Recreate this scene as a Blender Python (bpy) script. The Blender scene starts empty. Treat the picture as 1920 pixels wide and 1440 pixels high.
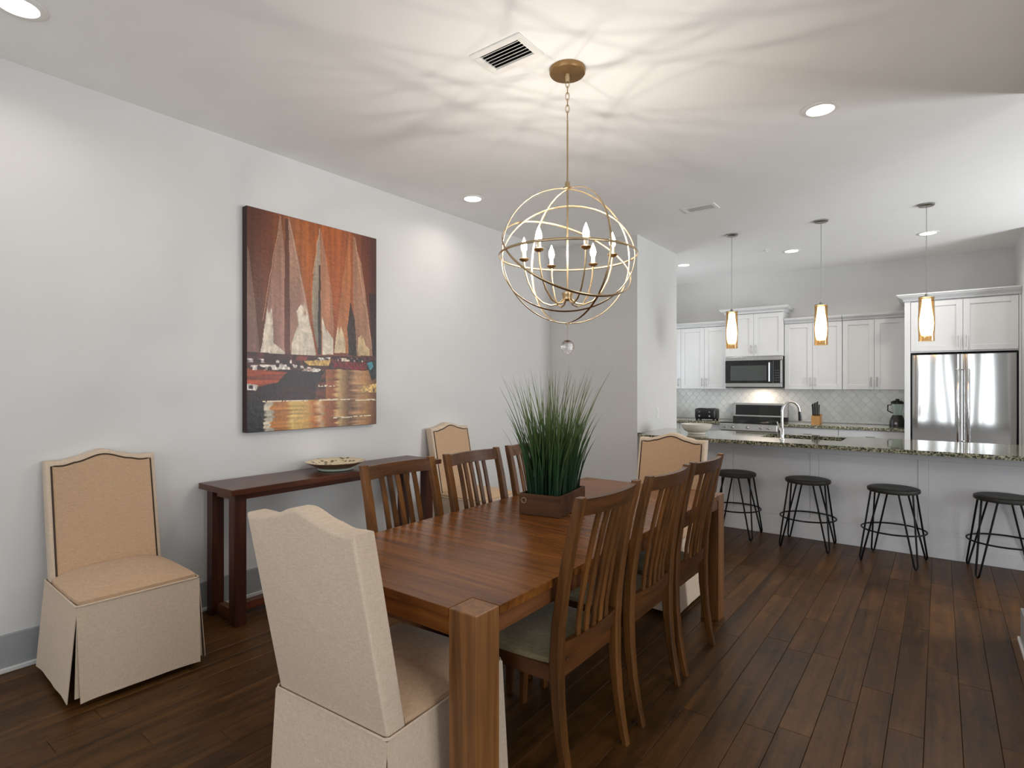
import bpy, bmesh, math, random
import numpy as np
from mathutils import Vector, Matrix
from math import pi, sin, cos, radians

random.seed(7)
C = bpy.context.scene.collection
S = bpy.context.scene

# ------------------------------------------------------------------ camera, world, exposure, daylight
YAW = math.atan(802 / 1056.0)
cam_d = bpy.data.cameras.new('camera')
cam_d.sensor_width = 36.0
cam_d.lens = 36.0 * 1056 / 1920
cam_d.shift_y = 1.0 / 1920
cam_d.clip_start = 0.05
cam = bpy.data.objects.new('camera', cam_d)
cam.location = (0, 0, 1.43)
cam.rotation_euler = (pi / 2, 0, YAW)
C.objects.link(cam)
S.camera = cam

S.view_settings.view_transform = 'Standard'
S.view_settings.look = 'None'
S.view_settings.gamma = 1.0
S.view_settings.use_curve_mapping = False
S.view_settings.exposure = 0.12
S.cycles.use_denoising = True
S.cycles.max_bounces = 10
S.cycles.diffuse_bounces = 7
S.cycles.glossy_bounces = 4
S.cycles.transmission_bounces = 8
S.cycles.sample_clamp_indirect = 6.0
S.cycles.caustics_reflective = False
S.cycles.caustics_refractive = False

W = bpy.data.worlds.new('daylight_sky')
S.world = W
W.use_nodes = True
_bg = W.node_tree.nodes['Background']
_bg.inputs['Color'].default_value = (0.80, 0.90, 1.0, 1)
_bg.inputs['Strength'].default_value = 0.9


def area_light(name, loc, rot, sx, sy, power, col, spread=180):
    d = bpy.data.lights.new(name, 'AREA')
    d.shape = 'RECTANGLE'
    d.size = sx
    d.size_y = sy
    d.energy = power
    d.color = col
    d.spread = radians(spread)
    o = bpy.data.objects.new(name, d)
    o.location = loc
    o.rotation_euler = rot
    C.objects.link(o)
    return o


# daylight arriving through the windows behind the camera and the kitchen window
DAY = (0.92, 0.96, 1.0)
TILT = radians(32)
TILT2 = radians(6)      # upward tilts added to brighten the ceiling and upper walls
area_light('daylight_rear_window', (-1.9, -3.32, 1.45), (pi / 2 + TILT, 0, 0), 1.9, 2.1, 46, DAY)
area_light('daylight_rear_window', (0.9, -3.32, 1.45), (pi / 2 + TILT, 0, 0), 1.9, 2.1, 46, DAY)
area_light('added_side_fill', (3.32, 1.2, 1.45), (0, pi / 2 + TILT2, 0), 2.1, 2.4, 74, DAY)  # added fill for the dining side, set in a made-up side window
area_light('added_side_fill', (3.32, 6.2, 1.45), (0, pi / 2 + TILT2, 0), 2.1, 1.6, 180, DAY)  # added fill for the kitchen, set in a made-up side window
area_light('daylight_kitchen_window', (-3.84, 7.55, 1.65), (0, -pi / 2 - TILT, 0), 1.0, 1.1, 12, (0.85, 0.93, 1.0))

CAN_W = 2.7          # each recessed can
BULB_W = 4.4         # each candle bulb
BULB_S = 30.0
PEND_S = 14.0         # pendant glass


# ------------------------------------------------------------------ materials
def lin(c):
    return tuple(((x / 255) / 12.92 if x / 255 <= 0.04045 else ((x / 255 + 0.055) / 1.055) ** 2.4) for x in c)


def mk(name):
    m = bpy.data.materials.new(name)
    m.use_nodes = True
    nt = m.node_tree
    return m, nt, nt.nodes['Principled BSDF']


def N(nt, t, **kw):
    n = nt.nodes.new(t)
    for k, v in kw.items():
        setattr(n, k, v)
    return n


def L(nt, a, b):
    nt.links.new(a, b)


def ramp(nt, stops):
    r = N(nt, 'ShaderNodeValToRGB')
    e = r.color_ramp.elements
    while len(e) < len(stops):
        e.new(0.5)
    for i, (p, c) in enumerate(stops):
        e[i].position = p
        e[i].color = (*c, 1)
    return r


def coords(nt, scale=(1, 1, 1), world=False, rnd=0.0):
    if world:
        src = N(nt, 'ShaderNodeNewGeometry').outputs['Position']
    else:
        src = N(nt, 'ShaderNodeTexCoord').outputs['Object']
    mp = N(nt, 'ShaderNodeMapping')
    mp.inputs['Scale'].default_value = scale
    L(nt, src, mp.inputs['Vector'])
    if rnd:
        oi = N(nt, 'ShaderNodeObjectInfo')
        mu = N(nt, 'ShaderNodeMath', operation='MULTIPLY')
        mu.inputs[1].default_value = rnd
        L(nt, oi.outputs['Random'], mu.inputs[0])
        L(nt, mu.outputs[0], mp.inputs['Location'])
    return mp.outputs['Vector']


def noise(nt, vec, scale, detail=4, rough=0.55, dist=0.0):
    n = N(nt, 'ShaderNodeTexNoise')
    n.inputs['Scale'].default_value = scale
    n.inputs['Detail'].default_value = detail
    n.inputs['Roughness'].default_value = rough
    n.inputs['Distortion'].default_value = dist
    L(nt, vec, n.inputs['Vector'])
    return n.outputs['Fac']


def bump(nt, b, h, strength, dist=0.002):
    n = N(nt, 'ShaderNodeBump')
    n.inputs['Strength'].default_value = strength
    n.inputs['Distance'].default_value = dist
    L(nt, h, n.inputs['Height'])
    L(nt, n.outputs['Normal'], b.inputs['Normal'])


def plain(name, col, rough=0.5, metal=0.0, bscale=0, bstr=0.1, spec=0.5, coat=0.0, var=0.04):
    m, nt, b = mk(name)
    c = lin(col)
    v = coords(nt)
    nz = noise(nt, v, 6.0, 3)
    r = ramp(nt, [(0.3, tuple(x * (1 - var) for x in c)), (0.7, tuple(min(1, x * (1 + var)) for x in c))])
    L(nt, nz, r.inputs['Fac'])
    L(nt, r.outputs['Color'], b.inputs['Base Color'])
    b.inputs['Roughness'].default_value = rough
    b.inputs['Metallic'].default_value = metal
    b.inputs['Specular IOR Level'].default_value = spec
    b.inputs['Coat Weight'].default_value = coat
    if bscale:
        bump(nt, b, noise(nt, v, bscale, 3), bstr, 0.001)
    return m


def wood(name, dark, light, axis='x', rough=0.35, coat=0.15, fine=90.0, spec=0.3, world=False, sc=1.0, randv=0.25, blotch=0.35):
    m, nt, b = mk(name)
    s = {'x': (0.06, 1, 1), 'y': (1, 0.06, 1), 'z': (1, 1, 0.06)}[axis]
    v = coords(nt, tuple(q * sc for q in s), world, 17.0)
    g = noise(nt, v, fine * 0.45, 5, 0.6, 0.6)
    g2 = noise(nt, v, fine * 0.12, 3, 0.5, 1.2)
    mx = N(nt, 'ShaderNodeMix')
    mx.data_type = 'FLOAT'
    mx.inputs[0].default_value = 0.5
    L(nt, g, mx.inputs[2])
    L(nt, g2, mx.inputs[3])
    r = ramp(nt, [(0.32, lin(dark)), (0.5, tuple((a + c) / 2 for a, c in zip(lin(dark), lin(light)))), (0.68, lin(light))])
    L(nt, mx.outputs[0], r.inputs['Fac'])
    # board-to-board tone and soft blotches
    oi = N(nt, 'ShaderNodeObjectInfo')
    bl = noise(nt, coords(nt, (1, 1, 1), world, 5.0), 2.6, 3)
    mr = N(nt, 'ShaderNodeMapRange')
    mr.inputs['To Min'].default_value = 1 - randv
    mr.inputs['To Max'].default_value = 1 + randv
    L(nt, oi.outputs['Random'], mr.inputs['Value'])
    mr2 = N(nt, 'ShaderNodeMapRange')
    mr2.inputs['From Min'].default_value = 0.3
    mr2.inputs['From Max'].default_value = 0.7
    mr2.inputs['To Min'].default_value = 1 - blotch
    mr2.inputs['To Max'].default_value = 1 + blotch
    L(nt, bl, mr2.inputs['Value'])
    mu = N(nt, 'ShaderNodeMath', operation='MULTIPLY')
    L(nt, mr.outputs[0], mu.inputs[0])
    L(nt, mr2.outputs[0], mu.inputs[1])
    vm = N(nt, 'ShaderNodeVectorMath', operation='SCALE')
    L(nt, r.outputs['Color'], vm.inputs[0])
    L(nt, mu.outputs[0], vm.inputs['Scale'])
    L(nt, vm.outputs['Vector'], b.inputs['Base Color'])
    b.inputs['Roughness'].default_value = rough
    b.inputs['Specular IOR Level'].default_value = spec
    b.inputs['Coat Weight'].default_value = coat
    b.inputs['Coat Roughness'].default_value = 0.25
    if world:
        kn = noise(nt, coords(nt, (1, 0.45, 1), True, 9.0), 13.0, 5, 0.7, 0.8)
        r3 = ramp(nt, [(0.30, (0.45, 0.42, 0.40)), (0.42, (0.86, 0.86, 0.86)), (0.6, (1.08, 1.08, 1.08))])
        L(nt, kn, r3.inputs['Fac'])
        vm2 = N(nt, 'ShaderNodeVectorMath', operation='MULTIPLY')
        L(nt, vm.outputs['Vector'], vm2.inputs[0])
        L(nt, r3.outputs['Color'], vm2.inputs[1])
        L(nt, vm2.outputs['Vector'], b.inputs['Base Color'])
        bump(nt, b, kn, 0.35, 0.003)
    else:
        bump(nt, b, g, 0.15, 0.001)
    return m


def linen(name, col, col2):
    m, nt, b = mk(name)
    v = coords(nt)
    a = noise(nt, coords(nt, (1, 1, 0.12)), 420, 2)
    c = noise(nt, coords(nt, (0.12, 0.12, 1)), 420, 2)
    ad = N(nt, 'ShaderNodeMath', operation='ADD')
    L(nt, a, ad.inputs[0])
    L(nt, c, ad.inputs[1])
    hf = N(nt, 'ShaderNodeMath', operation='MULTIPLY')
    hf.inputs[1].default_value = 0.5
    L(nt, ad.outputs[0], hf.inputs[0])
    r = ramp(nt, [(0.35, lin(col2)), (0.65, lin(col))])
    L(nt, hf.outputs[0], r.inputs['Fac'])
    L(nt, r.outputs['Color'], b.inputs['Base Color'])
    b.inputs['Roughness'].default_value = 0.92
    b.inputs['Specular IOR Level'].default_value = 0.2
    b.inputs['Sheen Weight'].default_value = 0.15
    bump(nt, b, hf.outputs[0], 0.25, 0.0015)
    return m


def emis(name, col, strength):
    m, nt, b = mk(name)
    b.inputs['Base Color'].default_value = (*lin(col), 1)
    b.inputs['Emission Color'].default_value = (*lin(col), 1)
    b.inputs['Emission Strength'].default_value = strength
    return m


def glassy(name, col, rough=0.0, ior=1.45):
    m, nt, b = mk(name)
    b.inputs['Base Color'].default_value = (*lin(col), 1)
    b.inputs['Transmission Weight'].default_value = 1.0
    b.inputs['Roughness'].default_value = rough
    b.inputs['IOR'].default_value = ior
    return m


def steel(name, col=(190, 190, 188), rough=0.22, wavy=0.0):
    m, nt, b = mk(name)
    v = coords(nt, (1, 1, 0.02))
    g = noise(nt, v, 260, 3)
    r = ramp(nt, [(0.3, tuple(x * 0.9 for x in lin(col))), (0.7, lin(col))])
    L(nt, g, r.inputs['Fac'])
    L(nt, r.outputs['Color'], b.inputs['Base Color'])
    b.inputs['Metallic'].default_value = 1.0
    b.inputs['Roughness'].default_value = rough
    if wavy:
        bump(nt, b, noise(nt, coords(nt, (1, 1, 0.22)), 3.6, 0, 0.4, 0.0), wavy, 0.02)
    return m


M_wall = plain('wall_paint', (213, 212, 210), 0.85, bscale=220, bstr=0.05, spec=0.2, var=0.01)
M_ceil = plain('ceiling_paint', (240, 239, 237), 0.9, bscale=160, bstr=0.08, spec=0.2, var=0.01)
M_base = plain('baseboard_paint', (150, 153, 153), 0.5, var=0.01)
M_shoe = plain('shoe_moulding_paint', (205, 205, 202), 0.5, var=0.01)
M_cab = plain('cabinet_paint', (208, 208, 208), 0.42, var=0.01)
M_island = plain('island_paint', (220, 221, 224), 0.5, var=0.01)
M_floor = wood('hardwood_floor', (40, 25, 10), (97, 63, 28), 'y', 0.40, 0.03, 60, spec=0.22, world=True, randv=0.16, blotch=0.25)
M_sub = plain('floor_gap_dark', (16, 11, 8), 0.8)
M_tabx = wood('table_wood_across', (74, 40, 14), (138, 84, 36), 'x', 0.27, 0.03, 100, spec=0.2, randv=0.08, blotch=0.12)
M_tabz = wood('table_wood_upright', (78, 48, 22), (146, 98, 54), 'z', 0.42, 0.04, 80, randv=0.12, blotch=0.2)
M_taby = wood('table_wood_lengthwise', (64, 36, 18), (120, 74, 40), 'y', 0.42, 0.03, 70, randv=0.1, blotch=0.15)
M_chz = wood('chair_wood_upright', (60, 35, 13), (118, 75, 34), 'z', 0.38, 0.08, 90, randv=0.15, blotch=0.2)
M_chx = wood('chair_wood_rail', (52, 29, 12), (102, 62, 28), 'x', 0.38, 0.08, 90, randv=0.12, blotch=0.2)
M_cony = wood('console_wood_lengthwise', (54, 25, 15), (104, 55, 32), 'y', 0.32, 0.1, 70, randv=0.1, blotch=0.2)
M_conz = wood('console_wood_upright', (44, 20, 13), (88, 46, 28), 'z', 0.36, 0.08, 70, randv=0.1, blotch=0.2)
M_plant = wood('planter_wood', (54, 30, 15), (104, 66, 36), 'x', 0.55, 0.0, 60, randv=0.15, blotch=0.2)
M_tan = linen('tan_linen', (198, 166, 134), (178, 147, 117))
M_tan2 = linen('pale_linen_skirt', (210, 190, 168), (190, 170, 148))
M_cush = linen('grey_seat_fabric', (156, 144, 112), (124, 114, 88))
M_nail = plain('dark_bronze_trim', (52, 36, 24), 0.4, 0.6)
M_black = plain('black_plastic', (14, 14, 15), 0.3)
M_blackm = plain('black_iron', (22, 22, 23), 0.42, 0.7, bscale=80, bstr=0.1)
M_stoolw = plain('dark_stool_seat', (42, 40, 34), 0.5, 0.3, bscale=40, bstr=0.2)
M_gold = plain('champagne_gold_metal', (184, 162, 128), 0.30, 1.0, var=0.08)
M_bronze = plain('aged_bronze_plate', (150, 118, 78), 0.4, 0.9, var=0.1)
M_steel = steel('brushed_steel')
M_fridge = steel('fridge_steel', (205, 205, 204), 0.12, wavy=0.5)
M_chrome = plain('chrome', (215, 215, 215), 0.1, 1.0)
M_nickel = plain('brushed_nickel', (160, 158, 154), 0.3, 1.0)
M_bglass = plain('black_glass', (8, 9, 10), 0.06, spec=0.6)
M_wglass = plain('smoked_window_glass', (66, 70, 68), 0.12, spec=0.6)
M_white = plain('white_plastic', (232, 231, 226), 0.4, var=0.01)
M_vent = plain('white_vent_metal', (232, 230, 226), 0.5, var=0.01)
M_dark = plain('opening_shade_dark', (10, 10, 10), 0.9)  # near-black that paints in the shade inside vents and slots
M_can = emis('recessed_lamp_lens', (255, 244, 228), 9.0)
def bulb_mat():
    m = bpy.data.materials.new('clear_glowing_bulb')
    m.use_nodes = True
    nt = m.node_tree
    nt.nodes.clear()
    out = N(nt, 'ShaderNodeOutputMaterial')
    ad = N(nt, 'ShaderNodeAddShader')
    tr = N(nt, 'ShaderNodeBsdfTransparent')
    em = N(nt, 'ShaderNodeEmission')
    em.inputs['Color'].default_value = (1.0, 0.86, 0.66, 1)
    em.inputs['Strength'].default_value = BULB_S
    L(nt, tr.outputs[0], ad.inputs[0])
    L(nt, em.outputs[0], ad.inputs[1])
    L(nt, ad.outputs[0], out.inputs['Surface'])
    return m


M_bulb = bulb_mat()
M_candle = plain('candle_sleeve_ivory', (236, 222, 196), 0.5)
M_pend = emis('lit_frosted_glass', (255, 230, 190), PEND_S)
M_amber = glassy('amber_tinted_glass', (236, 206, 160), 0.02)
M_crystal = glassy('clear_crystal', (255, 255, 255), 0.0, 1.5)
M_clear = glassy('clear_glass', (235, 245, 240), 0.0, 1.3)
M_bowl = plain('cream_ceramic', (218, 214, 203), 0.35, bscale=60, bstr=0.1)
M_block = wood('knife_block_wood', (150, 104, 58), (206, 158, 98), 'z', 0.5, 0.0, 60)
M_leather = plain('dark_foot_wood', (28, 18, 12), 0.5)


def granite():
    m, nt, b = mk('speckled_green_granite')
    v = coords(nt, world=True)
    n1 = noise(nt, v, 60, 6, 0.75)
    vo = N(nt, 'ShaderNodeTexVoronoi')
    vo.inputs['Scale'].default_value = 70
    L(nt, v, vo.inputs['Vector'])
    mx = N(nt, 'ShaderNodeMix')
    mx.data_type = 'FLOAT'
    mx.inputs[0].default_value = 0.35
    L(nt, n1, mx.inputs[2])
    L(nt, vo.outputs['Distance'], mx.inputs[3])
    r = ramp(nt, [(0.36, lin((22, 24, 20))), (0.44, lin((70, 74, 60))), (0.52, lin((122, 122, 100))), (0.6, lin((168, 160, 134))), (0.7, lin((205, 198, 178)))])
    L(nt, mx.outputs[0], r.inputs['Fac'])
    L(nt, r.outputs['Color'], b.inputs['Base Color'])
    b.inputs['Roughness'].default_value = 0.07
    b.inputs['Coat Weight'].default_value = 0.4
    b.inputs['Coat Roughness'].default_value = 0.03
    return m


def grass_mat():
    m, nt, b = mk('grass_blade_green')
    g = N(nt, 'ShaderNodeTexCoord').outputs['Object']
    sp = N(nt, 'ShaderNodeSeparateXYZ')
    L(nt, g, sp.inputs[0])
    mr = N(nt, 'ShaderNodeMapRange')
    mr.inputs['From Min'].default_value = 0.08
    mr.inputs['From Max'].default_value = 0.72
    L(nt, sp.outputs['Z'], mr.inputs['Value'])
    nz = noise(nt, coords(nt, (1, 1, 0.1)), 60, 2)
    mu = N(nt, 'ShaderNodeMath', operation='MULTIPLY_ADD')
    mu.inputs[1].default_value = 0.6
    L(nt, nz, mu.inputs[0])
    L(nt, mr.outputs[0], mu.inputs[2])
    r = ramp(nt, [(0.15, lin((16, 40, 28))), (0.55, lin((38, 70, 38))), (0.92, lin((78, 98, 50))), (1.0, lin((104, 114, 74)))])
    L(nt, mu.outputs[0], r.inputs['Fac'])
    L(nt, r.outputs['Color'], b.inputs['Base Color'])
    b.inputs['Roughness'].default_value = 0.55
    b.inputs['Specular IOR Level'].default_value = 0.3
    return m


def tile_mat():
    m, nt, b = mk('lantern_tile_glaze')
    oi = N(nt, 'ShaderNodeObjectInfo')
    r = ramp(nt, [(0.0, lin((232, 234, 232))), (1.0, lin((242, 243, 241)))])
    L(nt, oi.outputs['Random'], r.inputs['Fac'])
    L(nt, r.outputs['Color'], b.inputs['Base Color'])
    b.inputs['Roughness'].default_value = 0.15
    bump(nt, b, noise(nt, coords(nt, world=True), 30, 2), 0.2, 0.002)
    return m


def bowl_paint():
    m, nt, b = mk('patterned_glaze')
    v = coords(nt)
    vo = N(nt, 'ShaderNodeTexVoronoi')
    vo.inputs['Scale'].default_value = 26
    L(nt, v, vo.inputs['Vector'])
    r = ramp(nt, [(0.0, lin((60, 52, 30))), (0.28, lin((92, 80, 44))), (0.36, lin((214, 196, 158))), (1.0, lin((226, 206, 170)))])
    L(nt, vo.outputs['Distance'], r.inputs['Fac'])
    L(nt, r.outputs['Color'], b.inputs['Base Color'])
    b.inputs['Roughness'].default_value = 0.25
    return m


M_gran = granite()
M_grass = grass_mat()
M_tile = tile_mat()
M_grout = plain('grout', (216, 217, 214), 0.8)
M_bpat = bowl_paint()


# ------------------------------------------------------------------ mesh helpers
def B():
    return bmesh.new()


def box(bm, x0, x1, y0, y1, z0, z1, bev=0.0, seg=2):
    r = bmesh.ops.create_cube(bm, size=1.0)
    vs = r['verts']
    for v in vs:
        v.co = Vector(((x0 + x1) / 2 + v.co.x * (x1 - x0), (y0 + y1) / 2 + v.co.y * (y1 - y0), (z0 + z1) / 2 + v.co.z * (z1 - z0)))
    if bev:
        es = list({e for v in vs for e in v.link_edges})
        bmesh.ops.bevel(bm, geom=es, offset=bev, segments=seg, affect='EDGES', profile=0.5)
    return vs


def tube(bm, pts, r, seg=8, closed=False, rz=None, up=None):
    """sweep a circle (or an ellipse r x rz) along pts; r may be a list"""
    pts = [Vector(p) for p in pts]
    n = len(pts)
    rs = r if isinstance(r, (list, tuple)) else [r] * n
    rings = []
    pn = None
    for i, p in enumerate(pts):
        if closed:
            t = pts[(i + 1) % n] - pts[i - 1]
        else:
            t = pts[min(i + 1, n - 1)] - pts[max(i - 1, 0)]
        t.normalize()
        if up is not None:
            a = Vector(up(p)) if callable(up) else Vector(up)
        elif pn is None:
            a = Vector((0, 0, 1)) if abs(t.z) < 0.9 else Vector((1, 0, 0))
        else:
            a = pn
        a = (a - t * a.dot(t))
        a.normalize()
        pn = a
        bb = t.cross(a)
        ra = rs[i]
        rb = rz if rz is not None else ra
        rings.append([bm.verts.new(p + a * (cos(2 * pi * k / seg) * ra) + bb * (sin(2 * pi * k / seg) * rb)) for k in range(seg)])
    m = n if closed else n - 1
    for i in range(m):
        A, Bn = rings[i], rings[(i + 1) % n]
        for k in range(seg):
            bm.faces.new((A[k], A[(k + 1) % seg], Bn[(k + 1) % seg], Bn[k]))
    if not closed:
        bm.faces.new(list(reversed(rings[0])))
        bm.faces.new(rings[-1])
    return rings


def rod(bm, a, b, r, seg=8):
    tube(bm, [a, b], r, seg)


def lathe(bm, prof, cx=0, cy=0, seg=24, cz=0):
    rings = []
    for (r, z) in prof:
        if r < 1e-5:
            rings.append([bm.verts.new((cx, cy, cz + z))])
        else:
            rings.append([bm.verts.new((cx + r * cos(2 * pi * k / seg), cy + r * sin(2 * pi * k / seg), cz + z)) for k in range(seg)])
    for A, D in zip(rings, rings[1:]):
        if len(A) == 1 and len(D) == 1:
            continue
        for k in range(seg):
            k2 = (k + 1) % seg
            if len(A) == 1:
                bm.faces.new((A[0], D[k2], D[k]))
            elif len(D) == 1:
                bm.faces.new((A[k], A[k2], D[0]))
            else:
                bm.faces.new((A[k], A[k2], D[k2], D[k]))


def prism(bm, poly, y0, y1, axis='y', bev=0.0, seg=2):
    """poly in the plane across axis, extruded between y0 and y1"""
    def P(a, b, t):
        return {'y': (a, t, b), 'x': (t, a, b), 'z': (a, b, t)}[axis]
    A = [bm.verts.new(P(a, b, y0)) for a, b in poly]
    D = [bm.verts.new(P(a, b, y1)) for a, b in poly]
    n = len(poly)
    fs = [bm.faces.new(A), bm.faces.new(list(reversed(D)))]
    for i in range(n):
        fs.append(bm.faces.new((A[i], D[i], D[(i + 1) % n], A[(i + 1) % n])))
    bmesh.ops.recalc_face_normals(bm, faces=fs)
    if bev:
        es = list({e for f in fs[:2] for e in f.edges})
        bmesh.ops.bevel(bm, geom=es, offset=bev, segments=seg, affect='EDGES', profile=0.5)
    return A + D


def sweep_rect(bm, path, wx, wy):
    """posts in the y-z plane: path of (y, z), cross-section wx (x) by wy list (along y)"""
    rings = []
    for i, (x, y, z) in enumerate(path):
        w = wy[i] if isinstance(wy, (list, tuple)) else wy
        q = wx[i] if isinstance(wx, (list, tuple)) else wx
        c = min(q, w) * 0.16
        hx, hy = q / 2, w / 2
        pts = [(hx, -hy + c), (hx, hy - c), (hx - c, hy), (-hx + c, hy), (-hx, hy - c), (-hx, -hy + c), (-hx + c, -hy), (hx - c, -hy)]
        rings.append([bm.verts.new((x + a, y + b, z)) for a, b in pts])
    for A, D in zip(rings, rings[1:]):
        for k in range(8):
            bm.faces.new((A[k], A[(k + 1) % 8], D[(k + 1) % 8], D[k]))
    bm.faces.new(list(reversed(rings[0])))
    bm.faces.new(rings[-1])


def obj(name, bm, mat, parent=None, smooth=False, kind=None, label=None):
    me = bpy.data.meshes.new(name)
    bmesh.ops.recalc_face_normals(bm, faces=bm.faces[:])
    bm.to_mesh(me)
    bm.free()
    if smooth:
        me.polygons.foreach_set('use_smooth', [True] * len(me.polygons))
        try:
            me.set_sharp_from_angle(angle=radians(40))
        except Exception:
            pass
    me.materials.append(mat)
    o = bpy.data.objects.new(name, me)
    C.objects.link(o)
    if parent:
        o.parent = parent
    if kind:
        o['kind'] = kind
    if label:
        o['label'] = label
    return o


def thing(name, label, cat, loc=(0, 0, 0), rz=0.0, group=None):
    o = bpy.data.objects.new(name, None)
    o.empty_display_size = 0.1
    C.objects.link(o)
    o.location = loc
    o.rotation_euler = (0, 0, rz)
    o['label'] = label
    o['category'] = cat
    if group:
        o['group'] = group
    return o


def tag(o, label, cat, group=None):
    o['label'] = label
    o['category'] = cat
    if group:
        o['group'] = group
    return o


def dup(src, loc, rz, label):
    r = src.copy()
    C.objects.link(r)
    r.location = loc
    r.rotation_euler = (0, 0, rz)
    r['label'] = label
    for ch in list(src.children):
        c = ch.copy()
        C.objects.link(c)
        c.parent = r
        for g in list(ch.children):
            d = g.copy()
            C.objects.link(d)
            d.parent = c
    return r


def struct(name, bm, mat, parent=None, smooth=False):
    return obj(name, bm, mat, parent, smooth, kind='structure' if not parent else None)


# ------------------------------------------------------------------ room shell
XL, XR, YB, YF, H = -3.71, 3.2, -3.2, 8.86, 3.05
T = 0.12

bm = B(); box(bm, XL - T, XR + T, YB - T, YF + T, -0.12, -0.014)
floor = struct('floor', bm, M_sub)

# ceiling with a square opening above the large vent
VX0, VX1, VY0, VY1 = -1.81, -1.575, 2.115, 2.255
bm = B()
box(bm, XL - T, VX0, YB - T, YF + T, H, H + 0.12)
box(bm, VX1, XR + T, YB - T, YF + T, H, H + 0.12)
box(bm, VX0, VX1, YB - T, VY0, H, H + 0.12)
box(bm, VX0, VX1, VY1, YF + T, H, H + 0.12)
bmesh.ops.remove_doubles(bm, verts=bm.verts[:], dist=1e-5)
struct('ceiling', bm, M_ceil)


def wall_y(name, x, x2, y0, y1, holes=(), mat=M_wall):
    """wall slab between x and x2, running along y, with holes (ya, yb, za, zb)"""
    bm = B()
    ys = y0
    for (a, b_, za, zb) in sorted(holes):
        box(bm, x, x2, ys, a, 0, H)
        box(bm, x, x2, a, b_, 0, za)
        box(bm, x, x2, a, b_, zb, H)
        ys = b_
    box(bm, x, x2, ys, y1, 0, H)
    return struct(name, bm, mat)


def wall_x(name, y, y2, x0, x1, holes=(), mat=M_wall):
    bm = B()
    xs = x0
    for (a, b_, za, zb) in sorted(holes):
        box(bm, xs, a, y, y2, 0, H)
        box(bm, a, b_, y, y2, 0, za)
        box(bm, a, b_, y, y2, zb, H)
        xs = b_
    box(bm, xs, x1, y, y2, 0, H)
    return struct(name, bm, mat)


KW = (7.0, 8.1, 1.15, 2.15)      # kitchen window on the left wall
wall_y('wall_left', XL - T, XL, YB - T, YF + T, [KW])
wall_x('wall_back', YF, YF + T, XL, XR)
wall_x('wall_front', YB - T, YB, XL, XR, [(-2.85, -0.95, 0.4, 2.5), (-0.05, 1.85, 0.4, 2.5)])
wall_y('wall_right', XR, XR + T, YB - T, YF + T, [(0.0, 2.4, 0.4, 2.5), (5.4, 7.0, 0.4, 2.5)])  # side openings added to let the fill lamps in
bm = B(); box(bm, XL, -2.60, 5.66, 6.80, 0, H); struct('wall_pantry', bm, M_wall)
bm = B(); box(bm, 0.70, 0.82, 7.78, YF, 0, H); struct('wall_kitchen_right', bm, M_wall)
bm = B(); box(bm, 0.375, 0.50, 2.3, 4.22, 0, H); struct('wall_dining_right', bm, M_wall)


def window_y(name, x, y0, y1, z0, z1):
    bm = B()
    f = 0.05
    box(bm, x - 0.05, x + 0.03, y0, y0 + f, z0, z1); box(bm, x - 0.05, x + 0.03, y1 - f, y1, z0, z1)
    box(bm, x - 0.05, x + 0.03, y0 + f, y1 - f, z0, z0 + f); box(bm, x - 0.05, x + 0.03, y0 + f, y1 - f, z1 - f, z1)
    box(bm, x - 0.03, x + 0.01, (y0 + y1) / 2 - 0.02, (y0 + y1) / 2 + 0.02, z0 + f, z1 - f)
    return struct(name, bm, M_shoe)


def window_x(name, y, x0, x1, z0, z1):
    bm = B()
    f = 0.06
    box(bm, x0, x0 + f, y - 0.05, y + 0.03, z0, z1); box(bm, x1 - f, x1, y - 0.05, y + 0.03, z0, z1)
    box(bm, x0 + f, x1 - f, y - 0.05, y + 0.03, z0, z0 + f); box(bm, x0 + f, x1 - f, y - 0.05, y + 0.03, z1 - f, z1)
    box(bm, (x0 + x1) / 2 - 0.03, (x0 + x1) / 2 + 0.03, y - 0.03, y + 0.01, z0 + f, z1 - f)
    return struct(name, bm, M_shoe)


window_y('window_1', XL - 0.05, *KW)
window_x('window_2', YB - 0.05, -2.85, -0.95, 0.4, 2.5)
window_x('window_3', YB - 0.05, -0.05, 1.85, 0.4, 2.5)
window_y('added_window_4', XR + 0.07, 0.0, 2.4, 0.4, 2.5)  # unseen window, added to frame the dining side fill
window_y('added_window_5', XR + 0.07, 5.4, 7.0, 0.4, 2.5)  # unseen window, added to frame the kitchen fill


def baseboard(name, x0, x1, y0, y1, nx, ny):
    """board on a wall face; (nx, ny) points into the room"""
    t, h = 0.016, 0.185
    bm = B()
    if nx:
        a = x0; box(bm, *sorted((a, a + nx * t)), y0, y1, 0, h, 0.003)
    else:
        a = y0; box(bm, x0, x1, *sorted((a, a + ny * t)), 0, h, 0.003)
    o = struct(name, bm, M_base)
    bm = B()
    q = 0.014
    if nx:
        s0, s1 = sorted((x0 + nx * t, x0 + nx * (t + q)))
        box(bm, s0, s1, y0, y1, 0, 0.026, 0.006)
    else:
        s0, s1 = sorted((y0 + ny * t, y0 + ny * (t + q)))
        box(bm, x0, x1, s0, s1, 0, 0.026, 0.006)
    obj('shoe_moulding', bm, M_shoe, o)
    return o


baseboard('baseboard_left', XL, XL, YB, 5.66, 1, 0)
baseboard('baseboard_back', XL + 0.016, -2.60, 5.66, 5.66, 0, -1)
baseboard('baseboard_right', 0.375, 0.375, 2.3, 4.22, -1, 0)
baseboard('baseboard_front', XL + 0.016, XR, YB, YB, 0, 1)

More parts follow.
